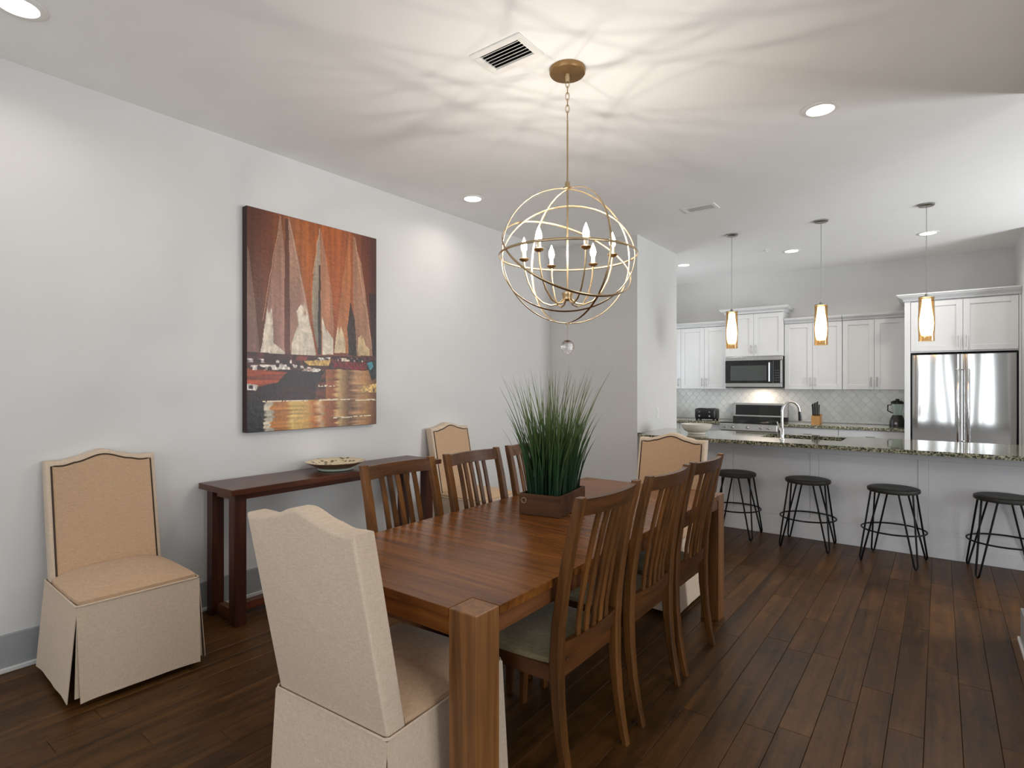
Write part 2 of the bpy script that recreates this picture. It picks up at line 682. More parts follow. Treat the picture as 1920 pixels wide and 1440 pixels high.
# hardwood planks, one object each
PW = 0.122
x = XL
cnt = 0
rng = random.Random(11)
stuff_bm = B()
px = XL
while px < 1.2:
    y = 0.15 - rng.random() * 1.2 + max(0.0, px) * 0.2
    box(stuff_bm, max(px, XL) + 0.0006, px + PW - 0.0006, -1.1, y - 0.0006, -0.013, -0.0002, 0.0014, 1)
    while y < 5.84:
        ln = rng.choice([0.55, 0.8, 1.0, 1.25, 1.5, 1.8]) * (0.9 + 0.2 * rng.random())
        y1 = min(y + ln, 5.84)
        g = 0.0006
        ux0, ux1 = max(px, XL), px + PW
        zt = -0.0006 * rng.random()
        behind = px > 0.37 and y < 4.0
        near = (y1 < 0.5)
        bm2 = stuff_bm if (behind or near or cnt >= 292) else B()
        box(bm2, ux0 + g, ux1 - g, y + g, y1 - g, -0.013, zt, 0.0014, 1)
        if bm2 is not stuff_bm:
            obj('plank', bm2, M_floor, floor)
            cnt += 1
        y = y1
    px += PW
# the rest of the floor (behind the camera, behind the island, beyond the right wall)
px = XL
while px < XR:
    box(stuff_bm, px + 0.001, min(px + PW, XR) - 0.001, YB, -1.1, -0.013, 0)
    box(stuff_bm, px + 0.001, min(px + PW, XR) - 0.001, 5.842, YF, -0.013, 0)
    if px > 1.2:
        box(stuff_bm, px + 0.001, min(px + PW, XR) - 0.001, -1.1, 5.842, -0.013, 0)
    px += PW
o = obj('floor_boards', stuff_bm, M_floor, floor)
o['kind'] = 'stuff'


# ------------------------------------------------------------------ ceiling fittings
def can_light(x, y, label):
    t = thing('recessed_light', label, 'ceiling light', (x, y, H), 0, 'recessed ceiling lights')
    bm = B()
    lathe(bm, [(0.072, -0.001), (0.074, -0.006), (0.095, -0.006), (0.101, -0.002), (0.101, 0.0), (0.072, 0.0)], seg=32)
    obj('trim_ring', bm, M_white, t, True)
    bm = B()
    lathe(bm, [(0.0, -0.0045), (0.05, -0.0045), (0.0715, -0.002), (0.0715, -0.0005), (0.0, -0.0005)], seg=32)
    obj('lens', bm, M_can, t, True)
    d = bpy.data.lights.new('recessed_lamp', 'AREA')
    d.shape = 'DISK'
    d.size = 0.13
    d.energy = CAN_W if y < 5 else CAN_W * 2.5
    d.color = (1.0, 0.92, 0.83)
    d.spread = radians(150)
    lo = bpy.data.objects.new('recessed_lamp', d)
    lo.location = (0, 0, -0.012)
    lo.parent = t
    C.objects.link(lo)
    return t


for (x_, y_, lb) in [
    (-3.14, 0.64, 'recessed ceiling light cut by the top left corner of the photo'),
    (-3.24, 3.70, 'recessed ceiling light beside the left wall, past the painting'),
    (-0.56, 3.74, 'large looking recessed ceiling light right of the chandelier, over the walkway'),
    (-2.765, 7.49, 'recessed kitchen ceiling light next to the pantry wall corner'),
    (-1.43, 7.49, 'recessed kitchen ceiling light between the left and middle pendants'),
    (-0.10, 7.49, 'recessed kitchen ceiling light seen behind the right pendant cord')]:
    can_light(x_, y_, lb)


def vent(x0, x1, y0, y1, fr, n, label, opening=True):
    t = thing('ceiling_vent', label, 'air vent', ((x0 + x1) / 2, (y0 + y1) / 2, H))
    cx, cy = (x0 + x1) / 2, (y0 + y1) / 2
    hx, hy = (x1 - x0) / 2, (y1 - y0) / 2
    bm = B()
    z0, z1 = -0.008, 0.0
    box(bm, -hx, hx, -hy, -hy + fr, z0, z1, 0.002)
    box(bm, -hx, hx, hy - fr, hy, z0, z1, 0.002)
    box(bm, -hx, -hx + fr, -hy + fr, hy - fr, z0, z1, 0.002)
    box(bm, hx - fr, hx, -hy + fr, hy - fr, z0, z1, 0.002)
    obj('frame', bm, M_vent, t)
    if opening:
        a, b_ = hx - fr, hy - fr
        bm = B()
        box(bm, -a, a, -b_, b_, 0.112, 0.115)  # lining coloured black so the opening stays dark
        box(bm, -a + 0.0004, -a + 0.003, -b_, b_, 0.002, 0.112); box(bm, a - 0.003, a - 0.0004, -b_, b_, 0.002, 0.112)
        box(bm, -a, a, -b_ + 0.0004, -b_ + 0.003, 0.002, 0.112); box(bm, -a, a, b_ - 0.003, b_ - 0.0004, 0.002, 0.112)
    else:
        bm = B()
        box(bm, -hx + fr, hx - fr, -hy + fr, hy - fr, -0.0008, -0.0002)  # flat black sheet stands in for the shade between slats
    obj('shade_backing', bm, M_dark, t)
    iy0, iy1 = -hy + fr, hy - fr
    p = (iy1 - iy0) / n
    for k in range(n):
        yc = iy0 + (k + 0.62) * p
        bm = B()
        w = p * 0.24
        if opening:
            prism(bm, [(yc - w, -0.0065), (yc - w, -0.0048), (yc + w, 0.0012), (yc + w, -0.0005)], -hx + fr, hx - fr, 'x')
        else:
            box(bm, -hx + fr, hx - fr, yc - w, yc + w, -0.006, -0.0035)
        obj('slat', bm, M_vent, t)
    return t


vent(-1.845, -1.54, 2.08, 2.29, 0.035, 6, 'white louvred air vent in the ceiling beside the chandelier canopy')
vent(-1.90, -1.60, 5.07, 5.25, 0.03, 4, 'slim white air vent in the ceiling in front of the kitchen pendants', False)
t = thing('sprinkler_head', 'tiny white sprinkler cap on the kitchen ceiling left of a recessed light', 'sprinkler', (-1.66, 7.25, H))
bm = B(); lathe(bm, [(0, -0.028), (0.02, -0.028), (0.02, -0.024), (0.006, -0.022), (0.006, -0.006), (0.034, -0.004), (0.036, 0)], seg=20)
obj('cap', bm, M_white, t, True)


# ------------------------------------------------------------------ orb chandelier
CX, CY, CZ = -1.524, 2.478, 2.09
t = thing('orb_chandelier', 'gold orb chandelier of crossed rings with six lit candle bulbs over the dining table', 'chandelier', (CX, CY, 0), YAW)
bm = B(); lathe(bm, [(0, 3.022), (0.03, 3.02), (0.088, 3.024), (0.092, 3.03), (0.092, 3.05), (0, 3.05)], seg=40)
obj('canopy', bm, M_bronze, t, True)
bm = B(); lathe(bm, [(0, 2.985), (0.008, 2.985), (0.012, 3.0), (0.016, 3.021)], seg=16)
obj('canopy_loop', bm, M_gold, t, True)


def link(bm, zc, hh, ww, r, flip):
    pts = []
    for k in range(20):
        a = 2 * pi * k / 20
        u = ww * cos(a)
        w = hh * sin(a)
        pts.append((u, 0, zc + w) if not flip else (0, u, zc + w))
    tube(bm, pts, r, 6, True)


for k in range(6):
    bm = B(); link(bm, 2.975 - k * 0.032, 0.021, 0.009, 0.0022, k % 2); obj('chain_link', bm, M_gold, t, True)
bm = B(); rod(bm, (0, 0, 2.455), (0, 0, 2.79), 0.0045, 10); obj('rod', bm, M_gold, t, True)
bm = B(); rod(bm, (0, 0, 1.88), (0, 0, 2.455), 0.005, 10); lathe(bm, [(0, 2.475), (0.012, 2.47), (0.014, 2.45), (0.022, 2.443), (0.022, 2.436), (0, 2.43)], seg=20)
obj('centre_stem', bm, M_gold, t, True)


def ring(R_, nrm, name='ring', off=(0, 0, 0)):
    n = Vector(nrm).normalized()
    a = n.orthogonal().normalized()
    b_ = n.cross(a)
    pts = []
    K = 96
    for k in range(K):
        an = 2 * pi * k / K
        pts.append(Vector((off[0], off[1], CZ + off[2])) + a * (R_ * cos(an)) + b_ * (R_ * sin(an)))
    bm = B()
    tube(bm, pts, 0.0026, 8, True, rz=0.0065, up=lambda p: (p - Vector((0, 0, CZ))))
    obj(name, bm, M_gold, t, True)


# normals in the chandelier's own frame (x right, y away from the camera)
ring(0.353, (0.0, 0.0, 1.0))                     # level ring
ring(0.346, (0.25, -0.97, 0.0))                  # upright ring, almost facing the camera
ring(0.343, (0.866, 0.5, 0.0))                   # upright ring seen at an angle
ring(0.350, (0.295, -0.616, 0.73))               # leaning ring, high on the left
ring(0.340, (0.12, 0.88, -0.45))                 # ring tipped back
bm = B(); lathe(bm, [(0, 1.858), (0.01, 1.86), (0.024, 1.868), (0.026, 1.885), (0.03, 1.893), (0.03, 1.9), (0.006, 1.906), (0, 1.906)], seg=24)
obj('hub', bm, M_gold, t, True)
for k in range(6):
    a = radians(-13 + 60 * k)
    ca, sa = cos(a), sin(a)
    R6 = 0.228
    ctrl = [(0.018, 1.872), (0.045, 1.845), (0.085, 1.838), (0.13, 1.855), (0.175, 1.90), (0.205, 1.96), (0.222, 2.02), (R6, 2.076)]
    bm = B(); tube(bm, [(r * ca, r * sa, z) for r, z in ctrl], 0.0045, 8); arm = obj('arm', bm, M_gold, t, True)
    bm = B(); lathe(bm, [(0, 2.072), (0.008, 2.072), (0.022, 2.079), (0.026, 2.086), (0.024, 2.088), (0, 2.084)], R6 * ca, R6 * sa, 20)
    obj('drip_cup', bm, M_bronze, arm, True)
    bm = B(); lathe(bm, [(0, 2.085), (0.0105, 2.085), (0.0105, 2.122), (0, 2.122)], R6 * ca, R6 * sa, 16)
    obj('candle_sleeve', bm, M_candle, arm, True)
    bm = B(); lathe(bm, [(0, 2.122), (0.008, 2.124), (0.0145, 2.136), (0.0165, 2.150), (0.013, 2.168), (0.007, 2.183), (0.002, 2.197), (0, 2.2)], R6 * ca, R6 * sa, 16)
    obj('bulb', bm, M_bulb, arm, True)
    d = bpy.data.lights.new('filament', 'POINT')
    d.energy = BULB_W
    d.color = (1.0, 0.93, 0.85)
    d.shadow_soft_size = 0.006
    lo_ = bpy.data.objects.new('filament', d)
    lo_.location = (R6 * ca, R6 * sa, 2.155)
    lo_.parent = arm
    C.objects.link(lo_)
bm = B(); rod(bm, (0, 0, 1.66), (0, 0, 1.742), 0.0012, 6); lathe(bm, [(0, 1.735), (0.007, 1.738), (0.007, 1.746), (0, 1.75)], seg=12); obj('drop_wire', bm, M_gold, t, True)
bm = B(); bmesh.ops.create_uvsphere(bm, u_segments=20, v_segments=12, radius=0.035, matrix=Matrix.Translation((0, 0, 1.625))); obj('crystal_ball', bm, M_crystal, t)


# ------------------------------------------------------------------ kitchen pendants
def pendant(x, y, label):
    t = thing('pendant_light', label, 'pendant lamp', (x, y, 0), 0, 'glass pendants over the peninsula')
    bm = B(); lathe(bm, [(0, 3.03), (0.055, 3.032), (0.063, 3.038), (0.063, 3.05), (0, 3.05)], seg=28); obj('canopy', bm, M_nickel, t, True)
    bm = B(); rod(bm, (0, 0, 2.23), (0, 0, 3.032), 0.0028, 6); obj('cord', bm, M_nickel, t, True)
    bm = B(); lathe(bm, [(0, 2.245), (0.012, 2.243), (0.016, 2.225), (0.06, 2.219), (0.061, 2.211), (0, 2.211)], seg=28); obj('cap', bm, M_nickel, t, True)
    bm = B()
    prof = [(0.0600, 2.212), (0.0590, 2.15), (0.061, 2.08), (0.064, 2.0), (0.063, 1.93), (0.0605, 1.87), (0.062, 1.82)]
    lathe(bm, prof + [(r - 0.003, z) for r, z in reversed(prof)] + [prof[0]], seg=32)
    obj('outer_glass', bm, M_amber, t, True)
    bm = B()
    lathe(bm, [(0, 2.205), (0.032, 2.2), (0.035, 2.15), (0.043, 2.09), (0.051, 2.03), (0.0535, 1.98), (0.050, 1.92), (0.041, 1.88), (0.034, 1.87), (0, 1.868)], seg=28)
    obj('inner_glass', bm, M_pend, t, True)
    return t


PEND = [(-1.79, 'amber glass pendant nearest the pantry wall, in front of the microwave cabinet'),
        (-0.935, 'middle amber glass pendant of the three, hanging between stools'),
        (-0.095, 'amber glass pendant in front of the refrigerator cabinet')]
for x_, lb in PEND:
    pendant(x_, 6.285, lb)


# ------------------------------------------------------------------ painting
def art_colors(nu, nv):
    s, tt = np.meshgrid((np.arange(nu) + 0.5) / nu, (np.arange(nv) + 0.5) / nv)
    rs = np.random.RandomState(3)

    def vn(fx, fy, seed):
        r2 = np.random.RandomState(seed)
        g = r2.rand(fy + 2, fx + 2)
        X, Y = s * fx, tt * fy
        i, j = X.astype(int), Y.astype(int)
        a, b_ = X - i, Y - j
        a = a * a * (3 - 2 * a); b_ = b_ * b_ * (3 - 2 * b_)
        return (g[j, i] * (1 - a) + g[j, i + 1] * a) * (1 - b_) + (g[j + 1, i] * (1 - a) + g[j + 1, i + 1] * a) * b_

    streak = vn(60, 5, 1) * 0.6 + vn(24, 3, 2) * 0.4
    dab = vn(40, 60, 4)
    fine = vn(90, 120, 5)
    horiz = vn(6, 110, 6)
    wob = (vn(12, 20, 8) - 0.5) * 0.007
    vst = vn(70, 14, 9) * 0.5 + vn(30, 40, 10) * 0.5
    S_ = s + wob
    T_ = tt + wob * 0.6

    def c3(c):
        return np.array(c, float)[None, None, :]

    def inp(poly):
        m = np.zeros_like(s, bool)
        n = len(poly)
        for k in range(n):
            x1, y1 = poly[k]; x2, y2 = poly[(k + 1) % n]
            if y1 == y2:
                continue
            cnd = ((y1 > T_) != (y2 > T_)) & (S_ < (x2 - x1) * (T_ - y1) / (y2 - y1) + x1)
            m ^= cnd
        return m[..., None]

    def mixc(a, b_, f):
        f = np.clip(f, 0, 1)[..., None]
        return a * (1 - f) + b_ * f

    # background
    xs = [0, 0.12, 0.3, 0.45, 0.62, 0.8, 0.9, 1.0]
    cs = np.array([(84, 38, 18), (100, 48, 22), (150, 88, 46), (158, 84, 30), (160, 82, 34), (140, 76, 40), (98, 44, 22), (70, 28, 16)], float)
    img = np.stack([np.interp(s, xs, cs[:, k]) for k in range(3)], -1)
    img = img * (0.82 + 0.36 * streak[..., None])
    img = mixc(img, c3((60, 22, 12)), np.clip((tt - 0.35) * 1.3, 0, 0.45) * (0.5 + streak))

    def sail(poly, top, bot, patch=None, pc=(222, 208, 186), edge=None):
        nonlocal img
        m = inp(poly)
        f = np.clip(tt / 0.65, 0, 1)
        col = mixc(c3(top) * np.ones_like(img), c3(bot) * np.ones_like(img), f)
        col = col * (0.84 + 0.32 * streak[..., None])
        img = np.where(m, col, img)
        if patch:
            pm = inp(patch)
            lo_, hi_ = min(p[1] for p in patch), max(p[1] for p in patch)
            al = np.clip((vst - 0.52 + 1.1 * (tt - lo_) / (hi_ - lo_)) * 4.5, 0, 1) * (m & pm)[..., 0]
            pcol = c3(pc) * (0.74 + 0.34 * vst[..., None])
            img = mixc(img, pcol, al * 0.94)
        if edge:
            (x1, y1), (x2, y2) = edge
            d = np.abs((y2 - y1) * S_ - (x2 - x1) * T_ + x2 * y1 - y2 * x1) / math.hypot(x2 - x1, y2 - y1)
            al = np.clip(1.6 - d / 0.0026, 0, 1) * ((T_ > min(y1, y2)) & (T_ < max(y1, y2))) * (0.35 + 0.6 * vst)
            img = mixc(img, c3((200, 164, 138)) * np.ones_like(img), al)

    sail([(0.0, 0.17), (0.013, 0.2), (0.085, 0.66), (-0.05, 0.66), (-0.05, 0.2)], (118, 84, 66), (112, 78, 70))
    sail([(0.225, 0.01), (0.2, 0.12), (0.15, 0.33), (0.084, 0.665), (0.25, 0.66), (0.255, 0.2)], (150, 108, 84), (148, 108, 96), [(0.07, 0.45), (0.165, 0.43), (0.175, 0.6), (0.26, 0.64), (0.26, 0.7), (0.07, 0.7)], edge=((0.222, 0.01), (0.1, 0.5)))
    sail([(0.255, 0.01), (0.25, 0.3), (0.255, 0.66), (0.30, 0.66), (0.285, 0.02)], (92, 52, 34), (84, 44, 30))
    sail([(0.277, 0.0), (0.34, 0.16), (0.42, 0.42), (0.48, 0.645), (0.29, 0.65), (0.285, 0.2)], (156, 118, 96), (152, 112, 94), [(0.30, 0.6), (0.35, 0.5), (0.33, 0.44), (0.39, 0.38), (0.5, 0.66), (0.3, 0.66)], edge=((0.285, 0.02), (0.48, 0.64)))
    sail([(0.51, 0.01), (0.455, 0.3), (0.45, 0.42), (0.47, 0.55), (0.505, 0.641), (0.52, 0.3)], (176, 150, 128), (120, 112, 92), edge=((0.508, 0.02), (0.46, 0.25)))
    sail([(0.505, 0.2), (0.495, 0.64), (0.53, 0.64), (0.53, 0.2)], (70, 42, 26), (40, 26, 20))
    sail([(0.514, 0.009), (0.56, 0.15), (0.61, 0.34), (0.622, 0.5), (0.62, 0.637), (0.525, 0.641), (0.518, 0.3)], (160, 112, 84), (164, 106, 70), [(0.53, 0.44), (0.55, 0.5), (0.62, 0.56), (0.62, 0.65), (0.53, 0.65)])
    sail([(0.754, 0.011), (0.71, 0.2), (0.66, 0.45), (0.628, 0.63), (0.76, 0.627), (0.77, 0.2)], (168, 98, 52), (170, 108, 64), [(0.62, 0.5), (0.665, 0.47), (0.70, 0.52), (0.72, 0.57), (0.72, 0.64), (0.62, 0.64)], (224, 200, 160))
    sail([(0.784, 0.007), (0.86, 0.15), (0.91, 0.35), (0.965, 0.635), (0.8, 0.637), (0.79, 0.3)], (168, 116, 84), (146, 106, 82), [(0.83, 0.54), (0.87, 0.52), (0.9, 0.58), (0.94, 0.6), (0.94, 0.65), (0.83, 0.65)], (206, 176, 130), edge=((0.80, 0.02), (0.96, 0.6)))
    sail([(0.765, 0.36), (0.735, 0.5), (0.75, 0.64), (0.82, 0.64), (0.80, 0.45)], (84, 52, 32), (36, 22, 16))
    sail([(0.93, 0.3), (0.965, 0.635), (1.02, 0.64), (1.02, 0.3)], (60, 22, 14), (34, 14, 12))
    # water
    wx = [0, 0.10, 0.115, 0.16, 0.17, 0.26, 0.3, 0.42, 0.47, 0.52, 0.56, 0.62, 0.66, 0.75, 0.82, 0.9, 1.0]
    wc = np.array([(14, 8, 8), (18, 10, 8), (190, 178, 156), (186, 172, 150), (168, 104, 40), (176, 112, 46), (206, 172, 96), (196, 150, 80), (170, 100, 40), (196, 160, 120), (150, 88, 40), (136, 70, 34), (196, 160, 104), (110, 74, 46), (176, 134, 96), (168, 120, 70), (92, 56, 32)], float)
    sw = s + (horiz - 0.5) * 0.05
    wat = np.stack([np.interp(sw, wx, wc[:, k]) for k in range(3)], -1) * (0.78 + 0.4 * horiz[..., None])
    img = np.where((T_ > 0.70)[..., None], wat, img)
    top = ((T_ > 0.70) & (T_ < 0.86) & (s < 0.56))
    img = np.where(top[..., None], c3((84, 40, 20)) * (0.6 + 0.7 * horiz[..., None]), img)
    band = (T_ > 0.645) & (T_ < 0.712)
    img = np.where(band[..., None], c3((64, 24, 18)) * (0.5 + 0.9 * dab[..., None]), img)

    def blot(poly, col, n=0.3, thr=None, nf=None):
        nonlocal img
        m = inp(poly)
        q = fine if nf is None else nf
        v = c3(col) * (1 - n / 2 + n * q[..., None])
        if thr is not None:
            al = np.clip((dab - thr) * 6 + 0.5, 0, 1) * m[..., 0]
            img = mixc(img, v * np.ones_like(img), al)
            return
        img = np.where(m, v, img)

    blot([(0, 0.80), (0.5, 0.775), (0.47, 0.86), (0, 0.87)], (40, 14, 12), 0.8, nf=horiz)
    blot([(0, 0.862), (0.108, 0.865), (0.108, 1.01), (0, 1.01)], (14, 8, 8), 0.5)
    blot([(-0.01, 0.715), (0.3, 0.722), (0.55, 0.722), (0.5, 0.785), (0.3, 0.80), (-0.004, 0.816)], (34, 16, 14), 0.5)
    blot([(-0.01, 0.715), (0.27, 0.73), (0.2, 0.78), (0.05, 0.80), (-0.01, 0.78)], (150, 62, 28), 0.6, nf=horiz)
    blot([(0.02, 0.70), (0.3, 0.692), (0.52, 0.712), (0.5, 0.728), (0.25, 0.718), (0.02, 0.725)], (206, 196, 184), 0.4, 0.4)
    blot([(0.0, 0.672), (0.3, 0.672), (0.3, 0.69), (0.0, 0.69)], (196, 186, 176), 0.5, 0.56)
    blot([(0.33, 0.655), (0.42, 0.65), (0.4, 0.672), (0.33, 0.675)], (120, 40, 26), 0.4)
    blot([(0.386, 0.674), (0.6, 0.664), (0.575, 0.694), (0.42, 0.694)], (188, 148, 78), 0.4)
    blot([(0.5, 0.655), (0.6, 0.652), (0.58, 0.668), (0.48, 0.67)], (200, 190, 176), 0.4, 0.35)
    blot([(0.606, 0.672), (0.912, 0.673), (0.9, 0.716), (0.63, 0.703)], (104, 22, 22), 0.5)
    blot([(0.66, 0.655), (0.85, 0.65), (0.88, 0.668), (0.66, 0.672)], (206, 186, 164), 0.4, 0.5)
    blot([(0.903, 0.672), (1.01, 0.65), (1.01, 0.75), (0.96, 0.77), (0.93, 0.72)], (24, 22, 22), 0.5)
    blot([(0.91, 0.675), (0.96, 0.665), (0.97, 0.69), (0.94, 0.71)], (58, 124, 134), 0.4)
    blot([(0.84, 0.80), (1.01, 0.779), (1.01, 0.832), (0.871, 0.831)], (196, 160, 96), 0.5, 0.25)
    blot([(0.0, 0.785), (0.07, 0.79), (0.06, 0.815), (0.0, 0.815)], (196, 186, 176), 0.4, 0.45)
    for (a, b_, y_) in [(0.1, 0.42, 0.865), (0.5, 0.8, 0.865), (0.5, 0.64, 0.795), (0.8, 1.0, 0.87), (0.62, 0.95, 0.955)]:
        on = (np.abs(T_ - y_) < 0.0035) & (s > a) & (s < b_) & (fine > 0.35)
        img = np.where(on[..., None], c3((214, 196, 168)), img)
    img = img * (0.93 + 0.14 * fine[..., None])
    return np.clip(img, 0, 255), fine * 0.5 + dab * 0.5


PY0, PY1, PZ0, PZ1, PXF = 1.905, 2.985, 1.109, 2.617, -3.652
t = thing('canvas_painting', 'large brown and orange canvas painting of sailboats on the left wall', 'painting', (XL, (PY0 + PY1) / 2, (PZ0 + PZ1) / 2))
hy, hz = (PY1 - PY0) / 2, (PZ1 - PZ0) / 2
bm = B(); box(bm, 0.001, PXF - XL, -hy, hy, -hz, hz, 0.004)
obj('canvas_frame', bm, plain('canvas_dark_side', (44, 24, 16), 0.6), t)
NU, NV = 250, 348
cols, rel = art_colors(NU, NV)
me = bpy.data.meshes.new('painted_face')
vs = []
for j in range(NV + 1):
    for i in range(NU + 1):
        r = rel[min(j, NV - 1), min(i, NU - 1)]
        vs.append((PXF - XL + 0.0006 + 0.0012 * r, -hy + 0.003 + (2 * hy - 0.006) * i / NU, hz - 0.003 - (2 * hz - 0.006) * j / NV))
fs = []
for j in range(NV):
    for i in range(NU):
        a = j * (NU + 1) + i
        fs.append((a, a + NU + 1, a + NU + 2, a + 1))
me.from_pydata(vs, [], fs)
ca = me.color_attributes.new('paint', 'FLOAT_COLOR', 'CORNER')
lc = np.array(cols).reshape(-1, 3) / 255.0
lc = np.where(lc <= 0.04045, lc / 12.92, ((lc + 0.055) / 1.055) ** 2.4)
buf = np.ones((len(lc), 4, 4))
buf[:, :, :3] = lc[:, None, :]
ca.data.foreach_set('color', buf.reshape(-1))
m, nt, b_ = mk('oil_paint')
an = N(nt, 'ShaderNodeVertexColor', layer_name='paint')
L(nt, an.outputs['Color'], b_.inputs['Base Color'])
b_.inputs['Roughness'].default_value = 0.4
me.materials.append(m)
o = bpy.data.objects.new('painted_face', me)
C.objects.link(o)
o.parent = t

# ------------------------------------------------------------------ dining table
TX0, TX1, TY0, TY1, TZ = -2.03, -1.06, 1.225, 3.56, 0.762
t = thing('dining_table', 'long brown wooden dining table with square block legs flush at the corners', 'table', ((TX0 + TX1) / 2, (TY0 + TY1) / 2, 0))
hx, hy = (TX1 - TX0) / 2, (TY1 - TY0) / 2
LG = 0.108
g = 0.0012
seams = [-hy, 1.755 - (TY0 + TY1) / 2, 3.03 - (TY0 + TY1) / 2, hy]
for k in range(3):
    y0, y1 = seams[k] + g / 2, seams[k + 1] - g / 2
    bm = B()
    if k == 0:
        poly = [(-hx + LG + g, y0), (hx - LG - g, y0), (hx - LG - g, y0 + LG + g), (hx, y0 + LG + g), (hx, y1), (-hx, y1), (-hx, y0 + LG + g), (-hx + LG + g, y0 + LG + g)]
    elif k == 2:
        poly = [(-hx, y0), (hx, y0), (hx, y1 - LG - g), (hx - LG - g, y1 - LG - g), (hx - LG - g, y1), (-hx + LG + g, y1), (-hx + LG + g, y1 - LG - g), (-hx, y1 - LG - g)]
    else:
        poly = [(-hx, y0), (hx, y0), (hx, y1), (-hx, y1)]
    prism(bm, poly, TZ - 0.03, TZ, 'z', 0.0015, 1)
    obj('tabletop_panel', bm, M_tabx, t)
for sx in (-1, 1):
    for sy in (-1, 1):
        bm = B()
        xa, xb = sorted((sx * hx, sx * (hx - LG)))
        ya, yb = sorted((sy * hy, sy * (hy - LG)))
        box(bm, xa, xb, ya, yb, 0, TZ, 0.003)
        obj('leg', bm, M_tabz, t)
for sx in (-1, 1):
    bm = B(); xa, xb = sorted((sx * (hx - 0.006), sx * (hx - 0.03))); box(bm, xa, xb, -hy + LG, hy - LG, TZ - 0.084, TZ - 0.03, 0.002); obj('apron', bm, M_taby, t)
    bm = B(); ya, yb = sorted((sx * (hy - 0.006), sx * (hy - 0.03))); box(bm, -hx + LG, hx - LG, ya, yb, TZ - 0.084, TZ - 0.03, 0.002); obj('apron', bm, M_tabx, t)


# ------------------------------------------------------------------ slat-back dining chair (local front = +y)
def back_y(z):
    pts = [(0, -0.285), (0.08, -0.266), (0.2, -0.245), (0.33, -0.232), (0.46, -0.228), (0.6, -0.236), (0.75, -0.258), (0.9, -0.288), (1.05, -0.325)]
    for (a, ya), (b_, yb) in zip(pts, pts[1:]):
        if z <= b_:
            f = (z - a) / (b_ - a)
            return ya + (yb - ya) * f
    return pts[-1][1]


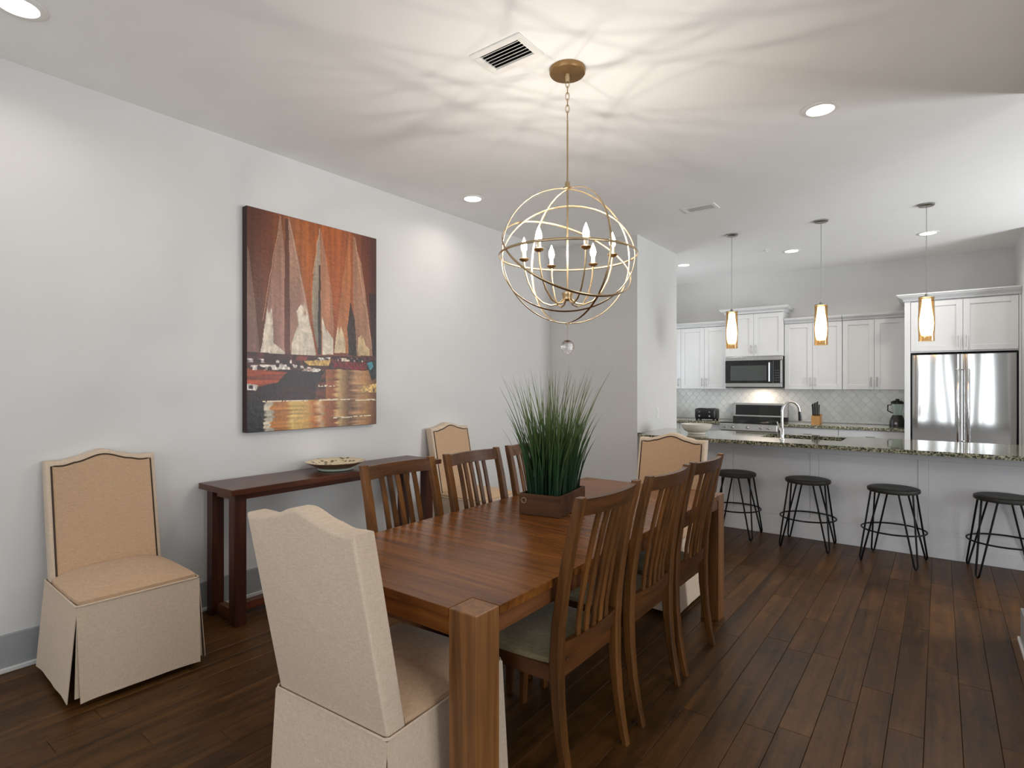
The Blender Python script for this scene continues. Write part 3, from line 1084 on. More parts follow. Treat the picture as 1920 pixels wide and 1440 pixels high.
def make_chair(label):
    t = thing('dining_chair', label, 'chair', (0, 0, 0), 0, 'slat-back wooden dining chairs')
    hw = 0.216
    for s in (-1, 1):
        bm = B()
        zs = [0, 0.08, 0.2, 0.33, 0.46, 0.6, 0.75, 0.9, 1.02, 1.052]
        wy = [0.026, 0.03, 0.036, 0.042, 0.046, 0.042, 0.038, 0.034, 0.032, 0.028]
        wx = [0.030, 0.034, 0.038, 0.041, 0.043, 0.043, 0.042, 0.041, 0.040, 0.038]
        sweep_rect(bm, [(s * (hw - 0.012 + 0.012 * min(1, z / 0.5)), back_y(z), z) for z in zs], wx, wy)
        obj('rear_post', bm, M_chz, t)
        bm = B()
        sweep_rect(bm, [(s * 0.195, 0.215, 0), (s * 0.205, 0.212, 0.25), (s * 0.205, 0.212, 0.45)], [0.028, 0.036, 0.04], [0.028, 0.036, 0.04])
        obj('front_leg', bm, M_chz, t)
    # curved crest rail
    def rail(z0, z1, bow, th, name):
        bm = B()
        n = 12
        rows = []
        for k in range(n + 1):
            u = -1 + 2 * k / n
            xx = u * (hw - 0.014)
            o_ = -bow * (1 - u * u)
            ya, yb = back_y(z0) + o_, back_y(z1) + o_
            rows.append([bm.verts.new(p) for p in ((xx, ya - th / 2, z0), (xx, ya + th / 2, z0), (xx, yb + th / 2, z1), (xx, yb - th / 2, z1))])
        for A, D in zip(rows, rows[1:]):
            for q in range(4):
                bm.faces.new((A[q], A[(q + 1) % 4], D[(q + 1) % 4], D[q]))
        bm.faces.new(rows[0]); bm.faces.new(list(reversed(rows[-1])))
        obj(name, bm, M_chx, t)
    rail(0.985, 1.045, 0.032, 0.022, 'crest_rail')
    rail(0.475, 0.535, 0.018, 0.022, 'lower_rail')
    for k in range(5):
        u = (k - 2) * 0.052
        bm = B()
        path = []
        for j in range(7):
            z = 0.525 + (0.995 - 0.525) * j / 6
            w = (z - 0.525) / 0.47
            o_ = -(0.018 + 0.014 * w) * (1 - (u / 0.2) ** 2)
            path.append((u, back_y(z) + o_, z))
        sweep_rect(bm, path, 0.027, 0.012)
        obj('slat', bm, M_chz, t)
    for s in (-1, 1):
        bm = B(); box(bm, *sorted((s * 0.195, s * 0.217)), -0.21, 0.195, 0.395, 0.452, 0.002); obj('side_apron', bm, M_taby, t)
    bm = B(); box(bm, -0.187, 0.187, 0.203, 0.223, 0.395, 0.452, 0.002); obj('front_apron', bm, M_chx, t)
    bm = B(); box(bm, -0.197, 0.197, -0.222, -0.208, 0.395, 0.452, 0.002); obj('rear_apron', bm, M_chx, t)
    # domed cushion
    bm = B()
    n = 14
    grid = {}
    for i in range(n + 1):
        for j in range(n + 1):
            u, v = -1 + 2 * i / n, -1 + 2 * j / n
            # rounded-square mapping
            k = 1 - 0.045 * (abs(u * v)) ** 3
            x_ = u * 0.226 * k * (1 + 0.04 * v)
            y_ = v * 0.222 * k + 0.022
            z_ = 0.474 + 0.036 * (1 - abs(u) ** 4) * (1 - abs(v) ** 4)
            if v < -0.75 and abs(u) > 0.86:
                pass
            grid[i, j] = bm.verts.new((x_, y_, z_))
    for i in range(n):
        for j in range(n):
            bm.faces.new((grid[i, j], grid[i + 1, j], grid[i + 1, j + 1], grid[i, j + 1]))
    edge = [grid[i, 0] for i in range(n + 1)] + [grid[n, j] for j in range(1, n + 1)] + [grid[i, n] for i in range(n - 1, -1, -1)] + [grid[0, j] for j in range(n - 1, 0, -1)]
    lo = [bm.verts.new((v.co.x * 0.985, (v.co.y - 0.022) * 0.985 + 0.022, 0.453)) for v in edge]
    for k in range(len(edge)):
        bm.faces.new((edge[k], lo[k], lo[(k + 1) % len(edge)], edge[(k + 1) % len(edge)]))
    bm.faces.new(lo)
    obj('seat_cushion', bm, M_cush, t, True)
    return t


ch = make_chair('slat-back wooden chair on the right side of the table, nearest the camera')
ch.location = (-1.28, 1.855, 0)
ch.rotation_euler = (0, 0, pi / 2)
dup(ch, (-1.28, 2.415, 0), pi / 2, 'slat-back wooden chair in the middle of the right side of the table')
dup(ch, (-1.28, 2.93, 0), pi / 2, 'slat-back wooden chair on the right side of the table, farthest toward the kitchen')
dup(ch, (-1.81, 1.885, 0), -pi / 2, 'slat-back wooden chair on the wall side of the table, overlapping the console table end')
dup(ch, (-1.81, 2.435, 0), -pi / 2, 'slat-back wooden chair in the middle of the wall side of the table')
dup(ch, (-1.81, 2.985, 0), -pi / 2, 'slat-back wooden chair on the wall side, half hidden by the grass plant')


# ------------------------------------------------------------------ skirted upholstered chair (local front = +y)
def make_host(label):
    t = thing('skirted_chair', label, 'chair', (0, 0, 0), 0, 'skirted tan linen chairs')
    SZ = 0.445
    hw = 0.248
    yr, th, lean = -0.275, 0.078, 0.20

    def ztop(x):
        a = abs(x)
        if a > 0.205:
            return 1.034
        if a > 0.13:
            f = (0.205 - a) / 0.075
            return 1.034 - 0.006 * sin(pi * f) + 0.010 * f
        f = a / 0.13
        return 1.044 + 0.033 * (0.5 + 0.5 * cos(pi * f))
    # back body
    top = [(hw - 2 * hw * k / 28, 0) for k in range(29)]
    poly = [(-hw, 0.40)] + [(hw, 0.40)] + [(x_, ztop(x_)) for x_, _ in top]
    bm = B()
    prism(bm, poly, 0.0, th, 'y', 0.014, 3)
    for v in bm.verts:
        v.co.y += yr - lean * (v.co.z - SZ)
    obj('backrest', bm, M_tan2, t, True)
    i2 = 0.024
    fp = [(-hw + i2, 0.44), (hw - i2, 0.44)] + [(hw - i2 - (2 * hw - 2 * i2) * k / 28, ztop((hw - i2 - (2 * hw - 2 * i2) * k / 28) * 0.98) - i2) for k in range(29)]
    bm = B()
    prism(bm, fp, th - 0.001, th + 0.0022, 'y')
    for v in bm.verts:
        v.co.y += yr - lean * (v.co.z - SZ)
    obj('front_panel', bm, M_tan, t)
    # trim line on the front face
    ins = 0.024
    path = [(-hw + ins, 0.47)] + [(-hw + ins, 0.6), (-hw + ins, 0.8), (-hw + ins, 1.034 - ins)]
    path += [(-hw + ins + (2 * hw - 2 * ins) * k / 28, ztop((-hw + ins + (2 * hw - 2 * ins) * k / 28) * 0.98) - ins) for k in range(1, 28)]
    path += [(hw - ins, 1.034 - ins), (hw - ins, 0.8), (hw - ins, 0.6), (hw - ins, 0.47)]
    bm = B()
    tube(bm, [(x_, yr + th + 0.0018 - lean * (z_ - SZ), z_) for x_, z_ in path], 0.0042, 6)
    obj('nailhead_trim', bm, M_nail, t, True)
    # domed seat
    bm = B()
    n = 16
    grid = {}
    y0, y1 = yr + th - 0.01, 0.27
    for i in range(n + 1):
        for j in range(n + 1):
            u, v = -1 + 2 * i / n, -1 + 2 * j / n
            k = 1 - 0.03 * (abs(u * v)) ** 4
            z_ = 0.462 + 0.048 * (1 - abs(u) ** 3.2) * (1 - max(0, v) ** 4 - 0.35 * max(0, -v) ** 4)
            grid[i, j] = bm.verts.new((u * 0.25 * k, (y0 + y1) / 2 + v * (y1 - y0) / 2 * k, z_))
    for i in range(n):
        for j in range(n):
            bm.faces.new((grid[i, j], grid[i + 1, j], grid[i + 1, j + 1], grid[i, j + 1]))
    edge = [grid[i, 0] for i in range(n + 1)] + [grid[n, j] for j in range(1, n + 1)] + [grid[i, n] for i in range(n - 1, -1, -1)] + [grid[0, j] for j in range(n - 1, 0, -1)]
    lo = [bm.verts.new((v.co.x, v.co.y, 0.42)) for v in edge]
    for k in range(len(edge)):
        bm.faces.new((edge[k], lo[k], lo[(k + 1) % len(edge)], edge[(k + 1) % len(edge)]))
    bm.faces.new(lo)
    obj('seat', bm, M_tan, t, True)
    # skirt: four flared panels with open pleats at the corners
    X0, X1, Y0, Y1 = -0.256, 0.256, -0.283, 0.277
    sides = [((X0, Y0), (X1, Y0), (0, -1)), ((X1, Y0), (X1, Y1), (1, 0)), ((X1, Y1), (X0, Y1), (0, 1)), ((X0, Y1), (X0, Y0), (-1, 0))]
    for si, (a, b_, nn) in enumerate(sides):
        bm = B()
        nu, nv = 26, 8
        G, G2 = {}, {}
        for i in range(nu + 1):
            for j in range(nv + 1):
                u, w = i / nu, j / nv
                z_ = SZ - 0.005 - w * (SZ - 0.035)
                px_ = a[0] + (b_[0] - a[0]) * u
                py_ = a[1] + (b_[1] - a[1]) * u
                cu = (2 * u - 1)
                fl = 0.030 * w + 0.004 * w * abs(cu) ** 5 + 0.0010 * w * sin(u * 9.5 + si * 2.1) + 0.0008 * w * w * sin(u * 21 + si)
                # widen along the side too
                wx = (cu * -0.008 * w) * (abs(b_[0] - a[0]) > 0) * (1 if b_[0] > a[0] else -1)
                wy = (cu * -0.008 * w) * (abs(b_[1] - a[1]) > 0) * (1 if b_[1] > a[1] else -1)
                p = Vector((px_ + nn[0] * fl + wx, py_ + nn[1] * fl + wy, z_ - 0.004 * abs(cu) ** 6 * w))
                G[i, j] = bm.verts.new(p)
                G2[i, j] = bm.verts.new(p - Vector((nn[0], nn[1], 0)) * 0.004)
        for i in range(nu):
            for j in range(nv):
                bm.faces.new((G[i, j], G[i, j + 1], G[i + 1, j + 1], G[i + 1, j]))
                bm.faces.new((G2[i, j], G2[i + 1, j], G2[i + 1, j + 1], G2[i, j + 1]))
        for i in range(nu):
            bm.faces.new((G[i, nv], G2[i, nv], G2[i + 1, nv], G[i + 1, nv]))
            bm.faces.new((G[i, 0], G[i + 1, 0], G2[i + 1, 0], G2[i, 0]))
        for j in range(nv):
            bm.faces.new((G[0, j], G2[0, j], G2[0, j + 1], G[0, j + 1]))
            bm.faces.new((G[nu, j], G[nu, j + 1], G2[nu, j + 1], G2[nu, j]))
        obj('skirt_panel', bm, M_tan2, t, True)
    for sx in (-1, 1):
        for sy in (-1, 1):
            bm = B()
            cx_, cy_ = (X1 if sx > 0 else X0), (Y1 if sy > 0 else Y0)
            e = 0.075
            pts = [(cx_ - sx * e, cy_ - sy * 0.007), (cx_ - sx * 0.003, cy_ - sy * 0.007)]
            hi = [bm.verts.new((x_, y_, SZ - 0.008)) for x_, y_ in pts]
            lo = [bm.verts.new((x_ + sx * 0.012, y_ + sy * 0.020, 0.046)) for x_, y_ in pts]
            for k in range(1):
                bm.faces.new((hi[k], lo[k], lo[k + 1], hi[k + 1]))
            obj('kick_pleat', bm, M_tan2, t)
            bm = B()
            box(bm, *sorted((cx_ - sx * 0.03, cx_ - sx * 0.066)), *sorted((cy_ - sy * 0.03, cy_ - sy * 0.066)), 0, 0.42, 0.003)
            obj('leg', bm, M_leather, t)
    # welt cord round the seam
    bm = B()
    c = 0.012
    loop = [(X0 + c, Y0), (X1 - c, Y0), (X1, Y0 + c), (X1, Y1 - c), (X1 - c, Y1), (X0 + c, Y1), (X0, Y1 - c), (X0, Y0 + c)]
    tube(bm, [(x_, y_, SZ) for x_, y_ in loop], 0.0048, 6, True)
    obj('welt_cord', bm, M_tan2, t, True)
    # dark line where the pleat folds meet
    return t


hc = make_host('skirted linen chair seen from behind at the near end of the table')
hc.location = (-1.488, 1.296, 0)
hc.rotation_euler = (0, 0, radians(3.5))
dup(hc, (-1.555, 3.645, 0), pi, 'skirted tan chair facing the camera at the far end of the table')
dup(hc, (-3.305, 1.082, 0), -pi / 2 - radians(2), 'skirted tan chair standing alone against the left wall beside the console table')
dup(hc, (-3.305, 3.82, 0), -pi / 2, 'skirted tan chair against the left wall beyond the far end of the console table')

# ------------------------------------------------------------------ console table
CX0, CX1, CY0, CY1, CZ_ = -3.66, -3.245, 1.605, 3.32, 0.82
t = thing('console_table', 'long narrow dark wooden console table against the left wall under the painting', 'table', ((CX0 + CX1) / 2, (CY0 + CY1) / 2, 0))
hx, hy = (CX1 - CX0) / 2, (CY1 - CY0) / 2
bm = B(); box(bm, -hx, hx, -hy, hy, CZ_ - 0.036, CZ_, 0.003); obj('top', bm, M_cony, t)
lx, ly, lw = hx - 0.055, hy - 0.045, 0.072
for xa, xb in ((-hx + 0.012, -hx + 0.012 + lw), (lx - lw, lx)):
    for sy in (-1, 1):
        bm = B(); box(bm, xa, xb, *sorted((sy * ly, sy * (ly - lw))), 0, CZ_ - 0.036, 0.003); obj('leg', bm, M_conz, t)
for sx in (-1, 1):
    bm = B(); box(bm, *sorted((sx * (lx - 0.008), sx * (lx - 0.03))), -ly + lw, ly - lw, CZ_ - 0.076, CZ_ - 0.036, 0.002); obj('apron', bm, M_cony, t)
    bm = B(); box(bm, -lx + lw, lx - lw, *sorted((sx * (ly - 0.008), sx * (ly - 0.03))), CZ_ - 0.076, CZ_ - 0.036, 0.002); obj('apron', bm, M_chx, t)
    bm = B(); box(bm, -lx + lw, lx - lw, *sorted((sx * (ly - 0.012), sx * (ly - 0.06))), 0.02, 0.085, 0.003); obj('stretcher', bm, M_chx, t)
bm = B(); box(bm, -0.025, 0.03, -ly + 0.06, ly - 0.06, 0.03, 0.08, 0.003); obj('stretcher', bm, M_cony, t)

t = thing('decorative_bowl', 'wide shallow ceramic bowl with a dark leaf pattern on the console table', 'bowl', (-3.455, 2.455, CZ_))
bm = B()
prof = [(0, 0.0), (0.10, 0.0), (0.112, 0.006), (0.118, 0.018), (0.15, 0.032), (0.205, 0.058), (0.207, 0.062), (0.203, 0.063), (0.145, 0.042), (0.10, 0.026), (0, 0.022)]
lathe(bm, prof[:7], seg=40)
obj('bowl_outside', bm, plain('brown_glaze', (120, 92, 70), 0.3), t, True)
bm = B(); lathe(bm, prof[6:], seg=40); obj('bowl_inside', bm, M_bpat, t, True, label='cream inside with brown leaf pattern')
bm = B(); lathe(bm, [(0.0, 0.0005), (0.113, 0.0005), (0.121, 0.004), (0.1215, 0.012), (0.117, 0.016), (0.11, 0.012), (0, 0.01)], seg=40); obj('foot', bm, plain('celadon_glaze', (176, 192, 176), 0.3), t, True)

# ------------------------------------------------------------------ grass plant in wooden box
t = thing('potted_grass', 'tall green ornamental grass in a wooden box planter on the dining table', 'plant', (-1.645, 2.53, TZ), radians(9))
w2, d2, hh, th = 0.115, 0.175, 0.108, 0.012
for (x0, x1, y0, y1) in ((-w2, w2, -d2, -d2 + th), (-w2, w2, d2 - th, d2), (-w2, -w2 + th, -d2 + th, d2 - th), (w2 - th, w2, -d2 + th, d2 - th)):
    bm = B(); box(bm, x0, x1, y0, y1, 0.001, hh, 0.002); obj('box_side', bm, M_plant, t)
bm = B(); box(bm, -w2 + th, w2 - th, -d2 + th, d2 - th, 0.001, 0.085, 0); obj('soil', bm, plain('dark_moss', (22, 26, 16), 0.95, bscale=90, bstr=1.0, var=0.3), t)
bm = B()
cxr, cyr, czr = -w2 + 0.03, -d2 - 0.003, hh - 0.034
tube(bm, [(cxr + 0.013 * cos(2 * pi * k / 20), cyr, czr + 0.013 * sin(2 * pi * k / 20)) for k in range(20)], 0.003, 6, True)
obj('ring_pull', bm, M_gold, t, True)
rg = random.Random(5)
vv, ff = [], []
for k in range(470):
    bx = rg.uniform(-1, 1); by = rg.uniform(-1, 1)
    x0, y0 = bx * (w2 - 0.022), by * (d2 - 0.026)
    long_ = rg.random() < 0.16
    hgt = rg.uniform(0.58, 0.745) if long_ else rg.uniform(0.30, 0.52)
    ang = math.atan2(by * 0.8 + rg.gauss(0, 0.5), bx + rg.gauss(0, 0.5))
    spread = (0.02 + 0.12 * math.hypot(bx, by) / 1.2 + rg.uniform(-0.04, 0.08)) * (hgt / 0.6)
    spread = max(0.0, spread)
    dx, dy = cos(ang) * spread, sin(ang) * spread
    tw = rg.uniform(0, pi)
    sw_x, sw_y = cos(tw), sin(tw)
    wd = rg.uniform(0.0040, 0.0056) if long_ else rg.uniform(0.0032, 0.0055)
    nseg = 6
    base = len(vv)
    for j in range(nseg + 1):
        f = j / nseg
        px_ = x0 + dx * (0.25 * f + 0.75 * f * f)
        py_ = y0 + dy * (0.25 * f + 0.75 * f * f)
        pz_ = 0.083 + hgt * f * (1 - 0.06 * f)
        ww_ = wd * (1 - f ** 2.2) + 0.0003
        vv.append((px_ - sw_x * ww_, py_ - sw_y * ww_, pz_))
        vv.append((px_ + sw_x * ww_, py_ + sw_y * ww_, pz_))
    for j in range(nseg):
        a = base + 2 * j
        ff.append((a, a + 1, a + 3, a + 2))
me = bpy.data.meshes.new('grass_blades')
me.from_pydata(vv, [], ff)
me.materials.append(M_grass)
o = bpy.data.objects.new('grass_blades', me)
C.objects.link(o)
o.parent = t
o['kind'] = 'stuff'


# ------------------------------------------------------------------ bar stools
def make_stool(label):
    t = thing('bar_stool', label, 'stool', (0, 0, 0), 0, 'black metal bar stools')
    bm = B(); lathe(bm, [(0, 0.560), (0.172, 0.560), (0.181, 0.566), (0.183, 0.578), (0.180, 0.590), (0.165, 0.596), (0.10, 0.592), (0, 0.590)], seg=40)
    obj('seat', bm, M_stoolw, t, True)
    for k in range(4):
        a = pi / 4 + k * pi / 2
        bm = B()
        foot = Vector((cos(a) * 0.262, sin(a) * 0.262, 0.006))
        tp = []
        for s in (-1, 1):
            aa = a + s * 0.36
            tp.append(Vector((cos(aa) * 0.158, sin(aa) * 0.158, 0.560)))
        d = Vector((-sin(a), cos(a), 0)) * 0.014
        path = [tp[0], foot - d + Vector((0, 0, 0.03)), foot - d * 0.6 + Vector((0, 0, 0.008)), foot, foot + d * 0.6 + Vector((0, 0, 0.008)), foot + d + Vector((0, 0, 0.03)), tp[1]]
        tube(bm, path, 0.0070, 8)
        obj('hairpin_leg', bm, M_blackm, t, True)
    bm = B()
    tube(bm, [(0.222 * cos(2 * pi * k / 48), 0.222 * sin(2 * pi * k / 48), 0.255) for k in range(48)], 0.0066, 8, True)
    obj('foot_ring', bm, M_blackm, t, True)
    return t


st = make_stool('round black hairpin-leg stool nearest the dining table')
st.location = (-1.555, 5.585, 0); st.rotation_euler = (0, 0, 0.0)
dup(st, (-0.935, 5.58, 0), 0.0, 'round black hairpin-leg stool, second from the dining table')
dup(st, (-0.30, 5.52, 0), -0.15, 'round black hairpin-leg stool standing slightly further out than its neighbours, third from the table')
dup(st, (0.385, 5.59, 0), 0.12, 'round black hairpin-leg stool cut by the right edge of the photo')

# ------------------------------------------------------------------ peninsula
IY = 5.83
t = thing('peninsula_cabinet', 'pale grey panelled peninsula base behind the bar stools', 'cabinet', (-2.6, IY, 0))
IX1 = 4.6
bm = B()
for (x0, x1, y0, y1) in ((0.001, IX1, 0, 0.02), (0.001, IX1, 0.60, 0.62), (0.001, 0.02, 0.02, 0.6), (IX1 - 0.02, IX1, 0.02, 0.6)):
    box(bm, x0, x1, y0, y1, 0, 0.874)
obj('body', bm, M_island, t)
prev = 0.001
stiles = [-1.68, -0.92, -0.11, 0.66, 1.43]
bm = B(); box(bm, 0.03, IX1, -0.013, -0.0005, 0.115, 0.19, 0.002); obj('bottom_rail', bm, M_island, t)
bm = B(); box(bm, 0.03, IX1, -0.013, -0.0005, 0.80, 0.874, 0.002); obj('top_rail', bm, M_island, t)
for sx in [-2.53] + stiles:
    bm = B(); x0 = sx + 2.6; box(bm, x0 - 0.035, x0 + 0.035, -0.013, -0.0005, 0.19, 0.80, 0.002); obj('stile', bm, M_island, t)
for a, b2 in zip([-2.53] + stiles, stiles):
    bm = B(); box(bm, a + 2.6 + 0.038, b2 + 2.6 - 0.038, -0.005, -0.0005, 0.193, 0.797, 0.0015); obj('panel', bm, M_island, t)
bm = B(); box(bm, 0.0, IX1, -0.018, -0.0005, 0.0, 0.115, 0.003); obj('toe_board', bm, M_island, t)

# granite peninsula top with a sink cut-out
SX0, SX1, SY0, SY1 = -1.42, -0.72, 5.95, 6.36
GY0, GY1, GZ0, GZ1 = 5.475, 6.50, 0.875, 0.91
bm = B()
GX0, GX1 = -2.50, 2.05
box(bm, GX0, SX0, GY0, GY1, GZ0, GZ1); box(bm, SX1, GX1, GY0, GY1, GZ0, GZ1)
box(bm, SX0, SX1, GY0, SY0, GZ0, GZ1); box(bm, SX0, SX1, SY1, GY1, GZ0, GZ1)
bmesh.ops.remove_doubles(bm, verts=bm.verts[:], dist=1e-5)
box(bm, -2.598, GX0, 5.665, GY1, GZ0, GZ1)
tag(obj('peninsula_countertop', bm, M_gran), 'speckled green granite countertop of the peninsula above the bar stools', 'countertop')
t = thing('sink', 'steel undermount sink in the peninsula countertop behind the faucet', 'sink', ((SX0 + SX1) / 2, (SY0 + SY1) / 2, GZ0))
bm = B()
sx, sy, dp = (SX1 - SX0) / 2, (SY1 - SY0) / 2, 0.19
for (x0, x1, y0, y1, z0, z1) in ((-sx, sx, -sy, -sy + 0.006, -dp, -0.001), (-sx, sx, sy - 0.006, sy, -dp, -0.001), (-sx, -sx + 0.006, -sy, sy, -dp, -0.001), (sx - 0.006, sx, -sy, sy, -dp, -0.001), (-sx, sx, -sy, sy, -dp - 0.006, -dp)):
    box(bm, x0, x1, y0, y1, z0, z1)
obj('basin', bm, M_steel, t)
bm = B(); lathe(bm, [(0, -dp + 0.003), (0.03, -dp + 0.003), (0.042, -dp + 0.001), (0.042, -dp)], seg=24); obj('drain', bm, M_chrome, t, True)

t = thing('faucet', 'tall gooseneck chrome faucet with a black spray head on the peninsula', 'faucet', (-1.19, 5.80, GZ1), radians(-48))
bm = B(); lathe(bm, [(0, 0.0), (0.027, 0.0), (0.027, 0.006), (0.019, 0.012), (0.017, 0.10), (0.0125, 0.108), (0, 0.108)], seg=24); obj('base', bm, M_chrome, t, True)
pts = [(0, 0, 0.105), (0, 0, 0.25)] + [(0, 0.085 - 0.085 * cos(a), 0.27 + 0.085 * sin(a)) for a in [pi * k / 10 for k in range(0, 10)]] + [(0, 0.172, 0.262)]
bm = B(); tube(bm, pts, 0.0115, 12); obj('gooseneck', bm, M_chrome, t, True)
bm = B(); tube(bm, [(0, 0.172, 0.264), (0, 0.178, 0.22), (0, 0.182, 0.175)], [0.013, 0.016, 0.018], 14); obj('spray_head', bm, M_black, t, True, label='black spray head')
bm = B(); tube(bm, [(-0.012, 0, 0.075), (-0.04, 0, 0.09), (-0.085, 0.0, 0.16)], [0.008, 0.007, 0.006], 10); obj('lever', bm, M_chrome, t, True)

t = thing('serving_bowl', 'plain off-white bowl on a narrow foot on the peninsula countertop', 'bowl', (-2.04, 5.90, GZ1))
bm = B(); lathe(bm, [(0, 0.0), (0.085, 0.0), (0.09, 0.008), (0.086, 0.02), (0.12, 0.035), (0.15, 0.075), (0.156, 0.105), (0.151, 0.106), (0.144, 0.078), (0.11, 0.04), (0, 0.03)], seg=40)
obj('bowl', bm, M_bowl, t, True)
t2 = thing('light_switch', 'white light switch plate on the pantry wall beside the peninsula', 'switch', (-2.60, 6.21, 1.10))
bm = B(); box(bm, 0.0005, 0.007, -0.036, 0.036, -0.058, 0.058, 0.002); obj('plate', bm, M_white, t2)
bm = B(); box(bm, 0.007, 0.011, -0.016, 0.016, -0.033, 0.033, 0.0015); obj('rocker', bm, M_white, t2)


# ------------------------------------------------------------------ kitchen cabinets
def shaker(x0, x1, z0, z1, yf, parent, name='door', fr=0.06):
    """door whose face lies at yf, thickness behind it"""
    bm = B()
    th = 0.02
    g = 0.0015
    x0 += g; x1 -= g; z0 += g; z1 -= g
    box(bm, x0, x0 + fr, yf, yf + th, z0, z1, 0.0015, 1)
    box(bm, x1 - fr, x1, yf, yf + th, z0, z1, 0.0015, 1)
    box(bm, x0 + fr, x1 - fr, yf, yf + th, z0, z0 + fr, 0.0015, 1)
    box(bm, x0 + fr, x1 - fr, yf, yf + th, z1 - fr, z1, 0.0015, 1)
    box(bm, x0 + fr - 0.002, x1 - fr + 0.002, yf + 0.009, yf + th - 0.001, z0 + fr - 0.002, z1 - fr + 0.002)
    return obj(name, bm, M_cab, parent)


def bar_handle(p, x, z0, z1, yf, horizontal=False, half=0.05):
    bm = B()
    r = 0.005
    if horizontal:
        rod(bm, (x - half, yf - 0.03, z0), (x + half, yf - 0.03, z0), r, 8)
        for s in (-0.7, 0.7):
            rod(bm, (x + s * half, yf - 0.03, z0), (x + s * half, yf, z0), r * 0.8, 8)
    else:
        rod(bm, (x, yf - 0.03, z0), (x, yf - 0.03, z1), r, 8)
        for z in (z0 + 0.02, z1 - 0.02):
            rod(bm, (x, yf - 0.03, z), (x, yf, z), r * 0.8, 8)
    obj('handle', bm, M_nickel, p, True)


def crown(x0, x1, yf, yb, z0, z1, parent, left=True, right=True, out=0.075):
    prof = [(0.0, 0.0), (0.012, 0.002), (0.014, 0.25), (0.03, 0.42), (0.06, 0.62), (out - 0.008, 0.8), (out, 0.84), (out, 1.0)]
    bm = B()
    rings = []
    for o_, f in prof:
        z = z0 + (z1 - z0) * f
        a, b_ = x0 - (o_ if left else 0), x1 + (o_ if right else 0)
        rings.append([bm.verts.new(p) for p in ((a, yf - o_, z), (b_, yf - o_, z), (b_, yb, z), (a, yb, z))])
    for A, D in zip(rings, rings[1:]):
        for k in range(4):
            bm.faces.new((A[k], A[(k + 1) % 4], D[(k + 1) % 4], D[k]))
    bm.faces.new(rings[0]); bm.faces.new(list(reversed(rings[-1])))
    obj('crown_moulding', bm, M_cab, parent)


def wall_cabinet(x0, x1, yf, z0, z1, splits, label, crown_h=0.065, cl=False, cr=False, out=0.055, group='wall cabinets', handles=None):
    t = thing('wall_cabinet', label, 'cabinet', (0, 0, 0), 0, group)
    yb = YF - 0.0015
    e = 0.0008
    bm = B(); box(bm, x0 + e, x1 - e, yf + 0.021, yb, z0, z1); obj('carcass', bm, M_cab, t)
    xs = [x0] + splits + [x1]
    for k in range(len(xs) - 1):
        d = shaker(xs[k], xs[k + 1], z0 + 0.003, z1 - 0.01, yf, t)
        if len(xs) == 2:
            hx_ = x1 - 0.035
        else:
            hx_ = xs[k + 1] - 0.032 if k % 2 == 0 else xs[k] + 0.032
        bar_handle(d, hx_, z0 + 0.04, z0 + 0.165, yf)
    crown(x0 + e, x1 - e, yf + 0.0, yb, z1, z1 + crown_h, t, cl, cr, out)
    return t


YU = 8.52
wall_cabinet(-3.708, -3.19, YU, 1.362, 2.30, [], 'pale wall cabinet at the left kitchen end, a narrow strip beside the pantry wall')
wall_cabinet(-3.19, -2.505, YU, 1.362, 2.30, [-2.83], 'pale two-door wall cabinet left of the microwave')
wall_cabinet(-2.50, -1.722, 8.46, 1.828, 2.445, [-2.11], 'raised pale two-door wall cabinet above the microwave', 0.075, True, True, 0.07)
wall_cabinet(-1.717, -1.022, YU, 1.362, 2.275, [-1.37], 'pale two-door wall cabinet right of the microwave')
wall_cabinet(-1.018, -0.335, YU, 1.362, 2.275, [-0.665], 'pale two-door wall cabinet beside the refrigerator surround')

# refrigerator surround
FY = 8.10
t = thing('refrigerator_cabinet', 'pale cabinet surround with two doors above the refrigerator', 'cabinet', (0, 0, 0))
yb = YF - 0.0015
bm = B(); box(bm, -0.332, -0.275, FY + 0.0, yb, 0, 2.405, 0.002); obj('side_panel', bm, M_cab, t)
bm = B(); box(bm, 0.678, 0.698, FY + 0.0, yb, 0, 2.405, 0.002); obj('side_panel', bm, M_cab, t)
bm = B(); box(bm, -0.2745, 0.6775, FY + 0.024, yb, 1.80, 2.405); obj('carcass', bm, M_cab, t)
for k, (a, b2) in enumerate(((-0.272, 0.208), (0.208, 0.675))):
    d = shaker(a, b2, 1.815, 2.395, FY, t)
    bar_handle(d, (b2 - 0.035) if k == 0 else (a + 0.035), 1.85, 1.98, FY)
crown(-0.332, 0.698, FY, yb, 2.4055, 2.485, t, True, False, 0.075)

# refrigerator
t = thing('refrigerator', 'stainless steel french-door refrigerator in the kitchen', 'refrigerator', (0.207, FY, 0))
bm = B(); box(bm, -0.474, 0.462, 0.035, 0.70, 0.0, 1.785, 0.003); obj('body', bm, M_black, t)


def curved_door(x0, x1, z0, z1, name):
    bm = B()
    n = 18
    rows = []
    for k in range(n + 1):
        u = k / n
        xx = x0 + (x1 - x0) * u
        q = abs(2 * u - 1)
        bulge = 0.010 * (1 - q ** 2) + 0.012 * (1 - q ** 14)
        rows.append([bm.verts.new(p) for p in ((xx, 0.012 - bulge, z0), (xx, 0.034, z0), (xx, 0.034, z1), (xx, 0.012 - bulge, z1))])
    for A, D in zip(rows, rows[1:]):
        for k in range(4):
            bm.faces.new((A[k], A[(k + 1) % 4], D[(k + 1) % 4], D[k]))
    bm.faces.new(rows[0]); bm.faces.new(list(reversed(rows[-1])))
    return obj(name, bm, M_fridge, t, True)


